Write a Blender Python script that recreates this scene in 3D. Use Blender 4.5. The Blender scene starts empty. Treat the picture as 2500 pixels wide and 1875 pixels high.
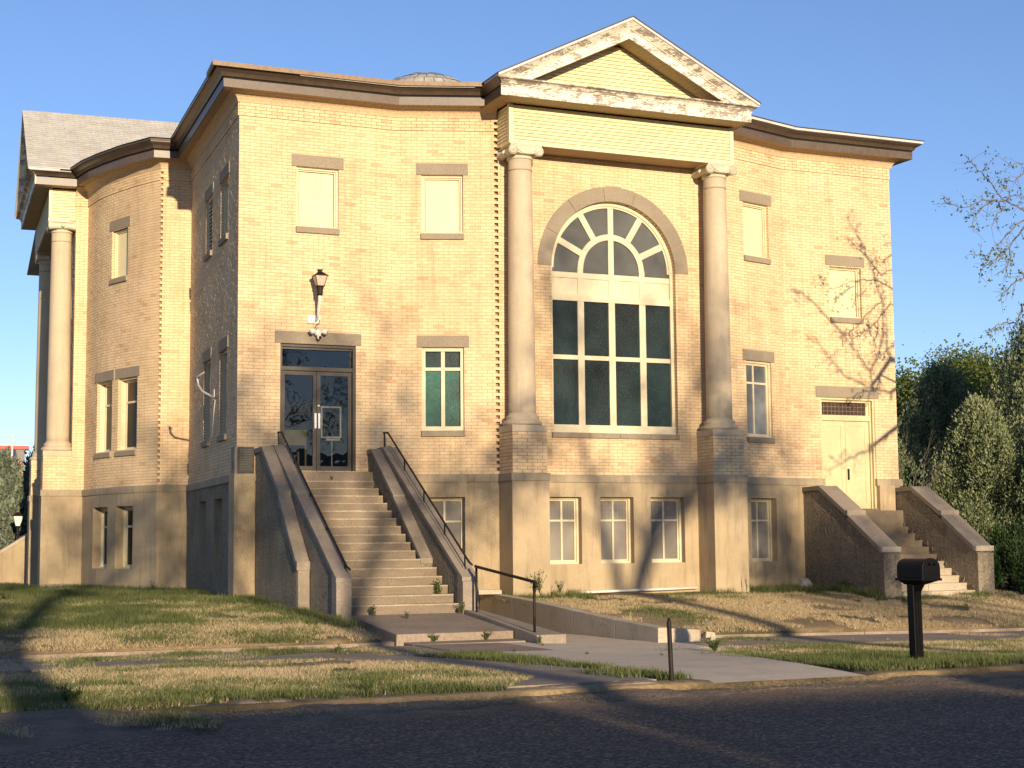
import bpy, math, random
import numpy as np
from mathutils import Vector, Matrix
R = math.radians
random.seed(7)
C = bpy.context.scene.collection
scn = bpy.context.scene
# ------------------------------------------------------------------ camera, world, sun, exposure
TH, PT, RL, F = R(23.5), R(5.6915), R(.51992), 3863.16
CAMZ = 1.6
cam = bpy.data.cameras.new('camera'); camo = bpy.data.objects.new('camera', cam); C.objects.link(camo)
cam.sensor_width = 36; cam.lens = F / 2500 * 36; cam.clip_start = .1; cam.clip_end = 5000
r0 = Vector((math.cos(TH), -math.sin(TH), 0)); fw = Vector((math.sin(TH) * math.cos(PT), math.cos(TH) * math.cos(PT), math.sin(PT)))
up0 = r0.cross(fw)
ax = r0 * math.cos(RL) - up0 * math.sin(RL); ay = r0 * math.sin(RL) + up0 * math.cos(RL)
M = Matrix.Identity(4)
for i in range(3): M[i][0] = ax[i]; M[i][1] = ay[i]; M[i][2] = -fw[i]; M[i][3] = (0, 0, CAMZ)[i]
camo.matrix_world = M
scn.camera = camo
SM, SE = .068, .172          # sun rays travel (SM, 1, -SE)
sd = Vector((-SM, -1, SE)).normalized()      # towards the sun
world = bpy.data.worlds.new('World'); scn.world = world; world.use_nodes = True
wn = world.node_tree; bg = wn.nodes['Background']
sky = wn.nodes.new('ShaderNodeTexSky'); sky.sky_type = 'NISHITA'; sky.sun_disc = False
sky.sun_elevation = math.asin(sd.z); sky.sun_rotation = math.atan2(sd.x, sd.y)
sky.air_density = 1.0; sky.dust_density = .1; sky.ozone_density = 4.0; sky.altitude = 1100
tintn = wn.nodes.new('ShaderNodeMix'); tintn.data_type = 'RGBA'; tintn.blend_type = 'MULTIPLY'; tintn.inputs[0].default_value = 1
tintn.inputs[7].default_value = (1.08, .84, .83, 1); wn.links.new(sky.outputs[0], tintn.inputs[6]); wn.links.new(tintn.outputs[2], bg.inputs[0]); bg.inputs[1].default_value = .15
sun = bpy.data.lights.new('sun', 'SUN'); suno = bpy.data.objects.new('sun', sun); C.objects.link(suno)
sun.energy = 4.3; sun.angle = R(.53); sun.color = (1.0, .81, .56)
suno.rotation_euler = sd.to_track_quat('Z', 'Y').to_euler(); suno.location = (0, -20, 30)
scn.view_settings.view_transform = 'Standard'; scn.view_settings.look = 'None'
scn.view_settings.gamma = 1; scn.view_settings.use_curve_mapping = False
scn.view_settings.exposure = .64
scn.render.engine = 'CYCLES'
scn.cycles.max_bounces = 6; scn.cycles.transparent_max_bounces = 12

# ------------------------------------------------------------------ materials
def newmat(name):
    m = bpy.data.materials.new(name); m.use_nodes = True
    nt = m.node_tree; b = nt.nodes['Principled BSDF']
    return m, nt, b
def N(nt, t, **kw):
    n = nt.nodes.new(t)
    for k, v in kw.items():
        if k == 'ins':
            for i, x in v.items(): n.inputs[i].default_value = x
        else: setattr(n, k, v)
    return n
def ramp(nt, stops, interp='LINEAR'):
    r = nt.nodes.new('ShaderNodeValToRGB'); r.color_ramp.interpolation = interp
    e = r.color_ramp.elements
    while len(e) < len(stops): e.new(.5)
    for el, (p, c) in zip(e, stops): el.position = p; el.color = (*c, 1) if len(c) == 3 else c
    return r
def L(nt, a, b): nt.links.new(a, b)
def noise(nt, co, scale, detail=4, rough=.6, w=None):
    n = N(nt, 'ShaderNodeTexNoise'); n.inputs['Scale'].default_value = scale; n.inputs['Detail'].default_value = detail
    n.inputs['Roughness'].default_value = rough; L(nt, co, n.inputs['Vector']); return n.outputs[0]
def mix(nt, f, a, b, mode='MIX'):
    m = N(nt, 'ShaderNodeMix', data_type='RGBA', blend_type=mode)
    for i, x in ((0, f), (6, a), (7, b)):
        if hasattr(x, 'is_linked') or hasattr(x, 'links'): L(nt, x, m.inputs[i])
        else: m.inputs[i].default_value = x if i == 0 else (*x, 1)
    return m.outputs[2]
def mathn(nt, op, a, b=None, c=None):
    m = N(nt, 'ShaderNodeMath', operation=op)
    for i, x in enumerate((a, b, c)):
        if x is None: continue
        if hasattr(x, 'links'): L(nt, x, m.inputs[i])
        else: m.inputs[i].default_value = x
    return m.outputs[0]
def coords(nt): return N(nt, 'ShaderNodeNewGeometry').outputs['Position']
def scaled(nt, co, s):
    m = N(nt, 'ShaderNodeMapping'); m.inputs['Scale'].default_value = s; L(nt, co, m.inputs[0]); return m.outputs[0]
def bump(nt, b, h, strength=.4, dist=.01, prev=None):
    n = N(nt, 'ShaderNodeBump'); n.inputs['Strength'].default_value = strength; n.inputs['Distance'].default_value = dist
    L(nt, h, n.inputs['Height']); L(nt, n.outputs[0], b.inputs['Normal']); return n

def surf(name, base, rough=.8, var=.25, vscale=1.5, fine=60, bstr=.3, bdist=.004, stain=None, metallic=0, spec=.3, vert=False, stain_amt=.5, hor=False):
    """Weathered plain surface: two-scale tone variation, optional vertical streaks, fine bump."""
    m, nt, b = newmat(name); co = coords(nt)
    n1 = noise(nt, co, vscale, 5, .65); n2 = noise(nt, co, fine, 3, .6)
    dark = tuple(c * (1 - var) for c in base); light = tuple(min(1, c * (1 + var * .55)) for c in base)
    r1 = ramp(nt, [(.3, dark), (.72, light)]); L(nt, n1, r1.inputs[0])
    col = r1.outputs[0]
    r2 = ramp(nt, [(.38, (.84, .83, .82)), (.5, (1, 1, 1)), (.62, (1.09, 1.09, 1.085))]); L(nt, n2, r2.inputs[0])
    col = mix(nt, 1.0, col, r2.outputs[0], 'MULTIPLY')
    if stain:
        sc = scaled(nt, co, (5, 5, .55) if vert else ((.9, 5, 5) if hor else (1, 1, 1))); n3 = noise(nt, sc, 1.6, 6, .7)
        r3 = ramp(nt, [(.5, (0, 0, 0)), (.72, (stain_amt,) * 3)]); L(nt, n3, r3.inputs[0])
        col = mix(nt, r3.outputs[0], col, stain)
    L(nt, col, b.inputs['Base Color'])
    b.inputs['Roughness'].default_value = rough; b.inputs['Metallic'].default_value = metallic
    b.inputs['Specular IOR Level'].default_value = spec
    bump(nt, b, n2, bstr, bdist)
    return m

def brick_mat(name, reveal=False):
    m, nt, b = newmat(name); co = coords(nt)
    at = N(nt, 'ShaderNodeAttribute', attribute_name='tint').outputs['Fac']
    rp = ramp(nt, [(0, (.60, .385, .22)), (.10, (.68, .465, .275)), (.3, (.715, .52, .32)), (.65, (.745, .565, .35)), (1, (.77, .605, .385))])
    L(nt, at, rp.inputs[0]); col = rp.outputs[0]
    spc = noise(nt, co, 1.3, 3, .6); sp = mathn(nt, 'SUBTRACT', noise(nt, co, 38, 3, .8), mathn(nt, 'MULTIPLY', spc, .22)); rs = ramp(nt, [(.225, (.62, .50, .38)), (.28, (1, 1, 1))]); L(nt, sp, rs.inputs[0])
    col = mix(nt, .7, col, rs.outputs[0], 'MULTIPLY')
    g = noise(nt, co, .8, 4, .6); rg = ramp(nt, [(.3, (.84, .82, .78)), (.65, (1.04, 1.03, 1.0))]); L(nt, g, rg.inputs[0])
    col = mix(nt, 1, col, rg.outputs[0], 'MULTIPLY')
    pz = noise(nt, co, 1.7, 5, .75); rz = ramp(nt, [(.62, (1, 1, 1)), (.8, (.82, .76, .68))]); L(nt, pz, rz.inputs[0])
    col = mix(nt, .8, col, rz.outputs[0], 'MULTIPLY')
    st3 = noise(nt, scaled(nt, co, (4, 4, .35)), 1.5, 5, .7); r9 = ramp(nt, [(.5, (1, 1, 1)), (.72, (.80, .75, .68))]); L(nt, st3, r9.inputs[0]); col = mix(nt, .8, col, r9.outputs[0], 'MULTIPLY')
    if reveal:
        s = N(nt, 'ShaderNodeSeparateXYZ'); L(nt, co, s.inputs[0])
        fr = mathn(nt, 'FRACT', mathn(nt, 'DIVIDE', mathn(nt, 'ADD', s.outputs[2], -3.0), .068))
        j = mathn(nt, 'LESS_THAN', fr, .14)
        col = mix(nt, j, col, (.20, .13, .07))
    L(nt, col, b.inputs['Base Color']); b.inputs['Roughness'].default_value = .82; b.inputs['Specular IOR Level'].default_value = .25
    bump(nt, b, noise(nt, co, 90, 3, .6), .35, .003)
    return m

def peel_mat(name, thr=.50, scale=2.2, under=(.36, .29, .22), paint=(.80, .74, .60)):
    m, nt, b = newmat(name); co = coords(nt)
    w = noise(nt, scaled(nt, co, (1, 1, 3)), scale, 8, .78); w2 = noise(nt, scaled(nt, co, (1, 1, 2.5)), scale * 6, 5, .8)
    s = mathn(nt, 'ADD', mathn(nt, 'MULTIPLY', w, .62), mathn(nt, 'MULTIPLY', w2, .38))
    rp = ramp(nt, [(thr, (0, 0, 0)), (thr + .025, (1, 1, 1))]); L(nt, s, rp.inputs[0])
    n3 = noise(nt, scaled(nt, co, (3, 3, 30)), 3, 4, .6); ru = ramp(nt, [(.3, tuple(c * .62 for c in under)), (.7, under)]); L(nt, n3, ru.inputs[0])
    n4 = noise(nt, co, 3, 3, .6); rq = ramp(nt, [(.35, tuple(c * .88 for c in paint)), (.6, paint)]); L(nt, n4, rq.inputs[0])
    L(nt, mix(nt, rp.outputs[0], rq.outputs[0], ru.outputs[0]), b.inputs['Base Color'])
    b.inputs['Roughness'].default_value = .6
    bump(nt, b, s, .5, .006)
    return m

def glass_mat(name, col, rough=.12, bscale=60, bstr=.35, var=.5, bdist=.003, spec=.2):
    m, nt, b = newmat(name); co = coords(nt)
    n = noise(nt, co, .9, 3, .5); rp = ramp(nt, [(.3, tuple(c * (1 - var) for c in col)), (.7, tuple(c * (1 + var) for c in col))]); L(nt, n, rp.inputs[0])
    L(nt, rp.outputs[0], b.inputs['Base Color']); b.inputs['Roughness'].default_value = rough; b.inputs['Specular IOR Level'].default_value = spec
    bump(nt, b, noise(nt, co, bscale, 2, .5), bstr, bdist)
    return m
def clear_glass(name, tint=(.55, .55, .52), bscale=3.0, bstr=.05):
    m = bpy.data.materials.new(name); m.use_nodes = True; nt = m.node_tree
    for n in list(nt.nodes):
        if n.type != 'OUTPUT_MATERIAL': nt.nodes.remove(n)
    out = [n for n in nt.nodes if n.type == 'OUTPUT_MATERIAL'][0]
    t = N(nt, 'ShaderNodeBsdfTransparent'); t.inputs[0].default_value = (*tint, 1)
    g = N(nt, 'ShaderNodeBsdfGlossy'); g.inputs['Roughness'].default_value = .015
    g.inputs[0].default_value = (1, 1, 1, 1)
    fr = N(nt, 'ShaderNodeFresnel'); fr.inputs[0].default_value = 1.6
    bn = N(nt, 'ShaderNodeBump'); bn.inputs['Strength'].default_value = bstr; bn.inputs['Distance'].default_value = .05
    L(nt, noise(nt, coords(nt), bscale, 1, .4), bn.inputs['Height']); L(nt, bn.outputs[0], g.inputs['Normal'])
    mx = N(nt, 'ShaderNodeMixShader'); L(nt, fr.outputs[0], mx.inputs[0]); L(nt, t.outputs[0], mx.inputs[1]); L(nt, g.outputs[0], mx.inputs[2])
    L(nt, mx.outputs[0], out.inputs[0])
    return m
def leaf_mat(name, c1, c2, trans=.25):
    m, nt, b = newmat(name); co = coords(nt)
    at = N(nt, 'ShaderNodeAttribute', attribute_name='tint').outputs['Fac']
    rp = ramp(nt, [(0, c1), (1, c2)]); L(nt, at, rp.inputs[0]); L(nt, rp.outputs[0], b.inputs['Base Color'])
    b.inputs['Roughness'].default_value = .6; b.inputs['Specular IOR Level'].default_value = .25
    if trans:
        out = [n for n in nt.nodes if n.type == 'OUTPUT_MATERIAL'][0]
        t = N(nt, 'ShaderNodeBsdfTranslucent'); L(nt, rp.outputs[0], t.inputs[0]); mx = N(nt, 'ShaderNodeMixShader'); mx.inputs[0].default_value = trans
        L(nt, b.outputs[0], mx.inputs[1]); L(nt, t.outputs[0], mx.inputs[2]); L(nt, mx.outputs[0], out.inputs[0])
    return m

MT = {}
MT['brick'] = brick_mat('cream_brick'); MT['reveal'] = brick_mat('cream_brick_reveal', True)
MT['mortar'] = surf('mortar', (.42, .29, .165), .95, .3, 2, 80, .5, .004)
MT['stone'] = surf('taupe_lintel_stone', (.30, .245, .175), .85, .12, 1.6, 40, .25, .003)
MT['band'] = surf('water_table_stone', (.40, .32, .215), .88, .2, 1.1, 50, .35, .004, stain=(.16, .12, .09), vert=True)
MT['stucco'] = surf('roughcast_stucco', (.51, .395, .245), .95, .22, .7, 75, .8, .022, stain=(.19, .145, .10), vert=True)
MT['roughcast'] = surf('coarse_roughcast', (.35, .29, .205), .95, .3, 1.0, 16, 1.0, .12, stain=(.13, .10, .07), vert=True)
MT['column'] = surf('column_stone', (.56, .455, .315), .85, .16, .9, 95, .3, .004, stain=(.33, .27, .20), vert=True)
MT['capital'] = surf('capital_paint', (.62, .56, .42), .75, .12, 3, 50, .3, .003, stain=(.4, .32, .22))
MT['siding'] = surf('pale_yellow_siding', (.74, .655, .375), .5, .06, 1.0, 20, .1, .002, stain=(.55, .46, .26), stain_amt=.25)
MT['sidback'] = surf('siding_shadow_gap', (.22, .17, .08), .8, .1)  # dark backing colour stands in for the shade lines between lapped boards
MT['sidetrim'] = surf('siding_corner_trim', (.76, .68, .41), .5, .05, 1.0, 20, .1, .002)
MT['soffit'] = surf('tan_soffit', (.44, .31, .17), .6, .1, 2, 30, .2, .003)
MT['frieze'] = surf('tan_frieze', (.58, .42, .25), .6, .07, .8, 20, .15, .004)
MT['fascia'] = surf('brown_fascia', (.115, .077, .05), .42, .2, 1.4, 15, .12, .006, spec=.5, stain=(.16, .12, .085), stain_amt=.25)
MT['gutter'] = surf('dark_brown_gutter', (.082, .055, .037), .4, .3, 1.1, 15, .15, .006, spec=.5, stain=(.16, .12, .09), stain_amt=.3)
MT['topfascia'] = surf('tan_top_fascia', (.27, .18, .105), .5, .1, 1, 15, .1, .003)
MT['black'] = surf('dark_gap', (.015, .012, .01), .9, .1)
MT['drip'] = surf('white_drip_edge', (.62, .60, .56), .5, .15, 2, 30, .1, .002)
MT['peel'] = peel_mat('peeling_white_paint', .50); MT['peel2'] = peel_mat('peeling_band_paint', .475, 1.2)
MT['wfrm'] = peel_mat('worn_window_paint', .60, 4, (.40, .33, .24), (.69, .59, .39))
MT['board'] = surf('painted_window_board', (.78, .68, .38), .5, .05, 2, 60, .1, .002, stain=(.68, .60, .38), stain_amt=.3)
MT['peelboard'] = peel_mat('peeling_window_board', .56, 5, (.45, .34, .27), (.78, .68, .38))
MT['green'] = glass_mat('green_hammered_glass', (.008, .085, .062), .3, 85, .9, .6, .006)
MT['teal'] = glass_mat('dark_teal_hammered_glass', (.006, .02, .021), .32, 85, .95, .6, .007)
MT['grey'] = glass_mat('grey_hammered_glass', (.095, .095, .088), .22, 90, .8, .4, .006)
MT['frost'] = glass_mat('dusty_frosted_glass', (.24, .215, .18), .35, 40, .3, .25)
MT['dglass'] = glass_mat('dark_window_glass', (.02, .018, .015), .06, 4, .1, .4)
MT['curtain'] = glass_mat('window_glass_with_curtain', (.15, .155, .155), .1, 6, .15, .6)
MT['lead'] = glass_mat('brown_leaded_glass', (.06, .035, .02), .15, 20, .3, .6)
MT['doorglass'] = clear_glass('door_glass')
MT['bronze'] = surf('dark_bronze_aluminium', (.058, .048, .040), .38, .2, 2, 25, .12, .002, metallic=.5, spec=.5)
MT['steel'] = surf('brushed_steel', (.55, .55, .54), .3, .1, 3, 60, .1, .001, metallic=.9)
MT['interior'] = surf('dark_interior', (.035, .03, .026), .8, .3)
MT['step'] = surf('worn_concrete_step', (.25, .195, .135), .92, .18, .9, 45, .35, .004, stain=(.17, .135, .10), stain_amt=.55, hor=True)
MT['nosing'] = surf('worn_pale_step_edge', (.40, .32, .23), .9, .3, 3, 30, .4, .004, stain=(.25, .2, .15), stain_amt=.7, hor=True)
MT['coping'] = surf('concrete_coping', (.31, .255, .195), .88, .25, 1.2, 35, .4, .005, stain=(.14, .115, .09), stain_amt=.55)
MT['paleconc'] = surf('pale_concrete', (.50, .42, .31), .92, .25, 1.6, 30, .7, .01, stain=(.28, .22, .16))
MT['oldconc'] = surf('old_concrete_paving', (.30, .235, .175), .93, .28, .9, 22, .5, .006, stain=(.2, .155, .11))
MT['kerbm'] = surf('worn_dusty_kerb', (.26, .20, .145), .95, .45, 2.2, 20, .8, .02, stain=(.09, .07, .05), stain_amt=.8)
MT['newconc'] = surf('newer_concrete_paving', (.62, .51, .37), .92, .12, .6, 70, .4, .003, stain=(.33, .27, .2))
MT['iron'] = surf('dark_iron_paint', (.020, .014, .010), .6, .4, 4, 40, .3, .002, spec=.25, stain=(.10, .045, .02))
MT['mailbox'] = surf('black_plastic', (.002, .002, .0022), .5, .2, 3, 80, .08, .0008, spec=.16)
MT['shingle'] = surf('grey_asphalt_shingle', (.56, .53, .47), .95, .18, 3, 90, .6, .005)
MT['domem'] = surf('weathered_dome_panel', (.46, .43, .38), .9, .3, 3, 40, .4, .005, stain=(.2, .17, .13))
MT['plaque'] = surf('slate_plaque', (.085, .085, .08), .6, .25, 4, 60, .3, .003)
MT['whitep'] = surf('white_plastic', (.78, .74, .66), .4, .05, 3, 50, .05, .001)
MT['lampglass'] = surf('frosted_lamp_glass', (.50, .42, .33), .25, .1, 3, 30, .05, .001)
MT['bark'] = surf('grey_brown_bark', (.14, .105, .075), .95, .4, 3, 22, 1.0, .03)
MT['twig'] = surf('pale_twig_bark', (.20, .16, .12), .9, .3, 3, 22, .4, .01)
MT['juniper'] = leaf_mat('juniper_foliage', (.065, .09, .04), (.33, .36, .18), 0)
MT['juniper2'] = leaf_mat('dark_juniper_foliage', (.035, .055, .028), (.20, .235, .11), 0)
MT['spring'] = leaf_mat('spring_leaves', (.06, .09, .02), (.20, .24, .06), .35)
MT['elm'] = leaf_mat('elm_leaves', (.035, .055, .014), (.11, .13, .04), .3)
MT['haze'] = leaf_mat('olive_spring_leaves', (.11, .125, .03), (.28, .27, .08), .3)
MT['blue'] = leaf_mat('blue_spruce_needles', (.06, .08, .06), (.26, .29, .20), 0)
MT['hedge'] = leaf_mat('hedge_leaves', (.012, .03, .010), (.06, .105, .03), .2)
MT['ggrass'] = leaf_mat('green_grass_blades', (.06, .08, .022), (.21, .235, .08), .3)
MT['dgrass'] = leaf_mat('dry_straw_grass', (.34, .25, .13), (.78, .63, .38), .3)
MT['weed'] = leaf_mat('weed_leaves', (.04, .06, .02), (.13, .16, .05), .3)
MT['rock'] = surf('pale_rock', (.45, .38, .3), .95, .3, 4, 30, .8, .02)
MT['redtrim'] = surf('red_metal_trim', (.55, .05, .03), .4, .1)
MT['farwall'] = surf('far_tan_wall', (.52, .37, .24), .9, .15, .3, 8, .3, .02)
MT['fargrey'] = surf('far_grey_metal', (.22, .20, .18), .6, .15, 2)

# ------------------------------------------------------------------ mesh builder
class MB:
    def __init__(s): s.v = []; s.f = []; s.t = []; s.m = []
    def face(s, pts, t=.5, mi=0):
        n = len(s.v); s.v.extend(tuple(p) for p in pts); s.f.append(tuple(range(n, n + len(pts)))); s.t.append(t); s.m.append(mi)
    def hexa(s, b, t=.5, skip=()):
        """b: 8 pts, bottom ring 0-3 (ccw from above) then top ring 4-7"""
        n = len(s.v); s.v.extend(tuple(p) for p in b)
        for i, q in enumerate(((3, 2, 1, 0), (4, 5, 6, 7), (0, 1, 5, 4), (1, 2, 6, 5), (2, 3, 7, 6), (3, 0, 4, 7))):
            if i in skip: continue
            s.f.append(tuple(n + k for k in q)); s.t.append(t); s.m.append(0)
        return s
    def box(s, x0, x1, y0, y1, z0, z1, t=.5):
        return s.hexa([(x0, y0, z0), (x1, y0, z0), (x1, y1, z0), (x0, y1, z0), (x0, y0, z1), (x1, y0, z1), (x1, y1, z1), (x0, y1, z1)], t)
    def prism(s, poly, fn, t=.5):
        """poly: list of 2D pts; fn(p, k) -> 3D for k=0 (back) and 1 (front)"""
        n = len(s.v); k = len(poly)
        s.v.extend(tuple(fn(p, 0)) for p in poly); s.v.extend(tuple(fn(p, 1)) for p in poly)
        s.f.append(tuple(n + i for i in reversed(range(k)))); s.t.append(t); s.m.append(0)
        s.f.append(tuple(n + k + i for i in range(k))); s.t.append(t); s.m.append(0)
        for i in range(k):
            j = (i + 1) % k; s.f.append((n + i, n + j, n + k + j, n + k + i)); s.t.append(t); s.m.append(0)
        return s
    def tube(s, pts, rad, n=8, cap=True, t=.5):
        pts = [Vector(p) for p in pts]; rr = rad if isinstance(rad, (list, tuple)) else [rad] * len(pts)
        base = len(s.v); up = None
        for i, p in enumerate(pts):
            d = (pts[min(i + 1, len(pts) - 1)] - pts[max(i - 1, 0)])
            if d.length < 1e-9: d = Vector((0, 0, 1))
            d.normalize()
            if up is None: up = d.orthogonal().normalized()
            else:
                up = up - d * up.dot(d)
                up = up.normalized() if up.length > 1e-6 else d.orthogonal().normalized()
            w = d.cross(up)
            for k in range(n):
                a = 2 * math.pi * k / n; q = p + (up * math.cos(a) + w * math.sin(a)) * rr[i]; s.v.append((q.x, q.y, q.z))
        for i in range(len(pts) - 1):
            for k in range(n):
                a = base + i * n + k; b = base + i * n + (k + 1) % n
                s.f.append((a, b, b + n, a + n)); s.t.append(t); s.m.append(0)
        if cap:
            s.f.append(tuple(base + k for k in reversed(range(n)))); s.t.append(t); s.m.append(0)
            s.f.append(tuple(base + (len(pts) - 1) * n + k for k in range(n))); s.t.append(t); s.m.append(0)
        return s
    def lathe(s, prof, c, n=32, t=.5):
        return s.tube([(c[0], c[1], z) for r, z in prof], [r for r, z in prof], n, True, t) if False else s._lathe(prof, c, n, t)
    def _lathe(s, prof, c, n, t):
        base = len(s.v)
        for r, z in prof:
            for k in range(n):
                a = 2 * math.pi * k / n; s.v.append((c[0] + r * math.cos(a), c[1] + r * math.sin(a), z))
        for i in range(len(prof) - 1):
            for k in range(n):
                a = base + i * n + k; b = base + i * n + (k + 1) % n
                s.f.append((a, b, b + n, a + n)); s.t.append(t); s.m.append(0)
        s.f.append(tuple(base + k for k in reversed(range(n)))); s.t.append(t); s.m.append(0)
        s.f.append(tuple(base + (len(prof) - 1) * n + k for k in range(n))); s.t.append(t); s.m.append(0)
        return s
    def build(s, name, mat, parent=None, smooth=False, kind=None, bevel=0):
        o = None
        root = parent
        while root is not None and root.parent is not None: root = root.parent
        off = ROOTS.get(root.name, (0, 0, 0)) if root is not None else (0, 0, 0)
        me = bpy.data.meshes.new(name)
        v = np.array(s.v, dtype=np.float32).reshape(-1, 3) - np.array(off, dtype=np.float32)
        me.vertices.add(len(v)); me.vertices.foreach_set('co', v.ravel())
        lens = np.array([len(f) for f in s.f], dtype=np.int32)
        me.loops.add(int(lens.sum())); me.loops.foreach_set('vertex_index', np.fromiter((i for f in s.f for i in f), dtype=np.int32))
        me.polygons.add(len(lens)); me.polygons.foreach_set('loop_start', np.concatenate(([0], np.cumsum(lens)[:-1])).astype(np.int32))
        me.polygons.foreach_set('loop_total', lens)
        me.polygons.foreach_set('use_smooth', np.full(len(lens), bool(smooth)))
        a = me.attributes.new('tint', 'FLOAT', 'FACE'); a.data.foreach_set('value', np.array(s.t, dtype=np.float32))
        me.update(calc_edges=True); me.validate()
        if isinstance(mat, str): mat = MT[mat]
        me.materials.append(mat)
        o = bpy.data.objects.new(name, me); C.objects.link(o)
        if parent is not None: o.parent = parent
        if kind: o['kind'] = kind
        if bevel:
            b = o.modifiers.new('bevel', 'BEVEL'); b.width = bevel; b.segments = 2; b.limit_method = 'ANGLE'
        return o
ROOTS = {}
def thing(name, label, cat, loc=(0, 0, 0), group=None):
    o = bpy.data.objects.new(name, None); C.objects.link(o); o.location = loc; ROOTS[o.name] = tuple(loc)
    o['label'] = label; o['category'] = cat
    if group: o['group'] = group
    return o
def tag(o, label, cat, group=None):
    o['label'] = label; o['category'] = cat
    if group: o['group'] = group
    return o
def fastmesh(name, tris, tints, mat, parent=None, kind=None):
    """tris: (n,3,3) array"""
    root = parent
    while root is not None and root.parent is not None: root = root.parent
    off = ROOTS.get(root.name, (0, 0, 0)) if root is not None else (0, 0, 0)
    n = len(tris); k = tris.shape[1]
    v = (tris.reshape(-1, 3) - np.array(off)).astype(np.float32)
    me = bpy.data.meshes.new(name); me.vertices.add(n * k); me.vertices.foreach_set('co', v.ravel())
    me.loops.add(n * k); me.loops.foreach_set('vertex_index', np.arange(n * k, dtype=np.int32))
    me.polygons.add(n); me.polygons.foreach_set('loop_start', np.arange(0, n * k, k, dtype=np.int32)); me.polygons.foreach_set('loop_total', np.full(n, k, dtype=np.int32))
    me.polygons.foreach_set('use_smooth', np.zeros(n, dtype=bool))
    a = me.attributes.new('tint', 'FLOAT', 'FACE'); a.data.foreach_set('value', tints.astype(np.float32))
    me.update(calc_edges=True)
    me.materials.append(MT[mat]); o = bpy.data.objects.new(name, me); C.objects.link(o)
    if parent is not None: o.parent = parent
    if kind: o['kind'] = kind
    return o
def lerp(a, b, t): return a + (b - a) * t

# ------------------------------------------------------------------ ground
def gz(x, y):
    """height of the terrain"""
    tilt = -.012 * (min(max(x, 8), 22) - 8)
    if y < 14.9: return 0.0 if y < 14.8 else .10
    if y < 21.3: z = lerp(.12, .0, (y - 14.9) / 6.4)
    elif y < 23.55: z = .0
    else:
        t = min(1, (y - 23.55) / 7.2); z = .11 + .41 * t ** .65
        tilt *= (1 - t)
    if y > 40: z += 0
    return z + tilt * min(1, max(0, (y - 14.9) / 3))
# main terrain sheet, with the ramp walk area kept low
def terr(x, y):
    z = gz(x, y)
    if 14.85 < y < 21.35:
        xl = 8.75; xr = lerp(10.9, 12.1, (y - 14.9) / 6.5)
        if xl < x < xr: return -.12
    if 8.0 < x < 12.42 and 20 < y < 31.2:      # paved area at the foot of the stairs and the ramp walk
        low = -.06
        return min(z, low)
    return z - .015
xs = sorted(set([-3000, -600, -150, -60, -30] + [round(-20 + i * .5, 3) for i in range(0, 56)] + [8.0, 8.02, 12.4, 12.42] + [round(8.25 + i * .25, 3) for i in range(17)] + [12.8] + [round(13 + i * .5, 3) for i in range(0, 60)] + [50, 70, 110, 250, 900, 3000]))
ys = sorted(set([-3000, -600, -200, -80, -40, -20, -10, -2, 2, 6, 10, 14, 14.79, 14.8, 14.9, 14.91] + [round(15 + i * .4, 3) for i in range(0, 42)] + [21.3, 21.31, 23.54, 23.56, 31.19, 31.21, 33, 36, 40, 45, 50, 60, 80, 120, 200, 500, 1200, 3000]))
g = MB(); rng = random.Random(3)
idx = {}
for j, y in enumerate(ys):
    for i, x in enumerate(xs):
        idx[i, j] = len(g.v); near = 14.95 < y < 32 and -20 < x < 43 and not (21.2 < y < 23.6)
        g.v.append((x, y, (terr(x, y) if y >= 14.8 else -.02) + (rng.uniform(-.012, .012) if near else 0)))
for j in range(len(ys) - 1):
    for i in range(len(xs) - 1):
        g.f.append((idx[i, j], idx[i + 1, j], idx[i + 1, j + 1], idx[i, j + 1])); g.t.append(.5); g.m.append(0)
def ground_mat():
    m, nt, b = newmat('dry_lawn_soil'); co = coords(nt)
    n1 = noise(nt, co, .5, 6, .65); n2 = noise(nt, co, 14, 5, .7)
    r1 = ramp(nt, [(.38, (.10, .085, .04)), (.5, (.27, .20, .11)), (.65, (.38, .29, .165))]); L(nt, n1, r1.inputs[0])
    r2 = ramp(nt, [(.25, (.55, .5, .42)), (.7, (1.15, 1.1, 1.0))]); L(nt, n2, r2.inputs[0])
    L(nt, mix(nt, 1, r1.outputs[0], r2.outputs[0], 'MULTIPLY'), b.inputs['Base Color']); b.inputs['Roughness'].default_value = 1
    bump(nt, b, noise(nt, co, 30, 5, .7), .8, .02); return m
ground = g.build('ground', ground_mat(), None, smooth=True, kind='structure')
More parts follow.
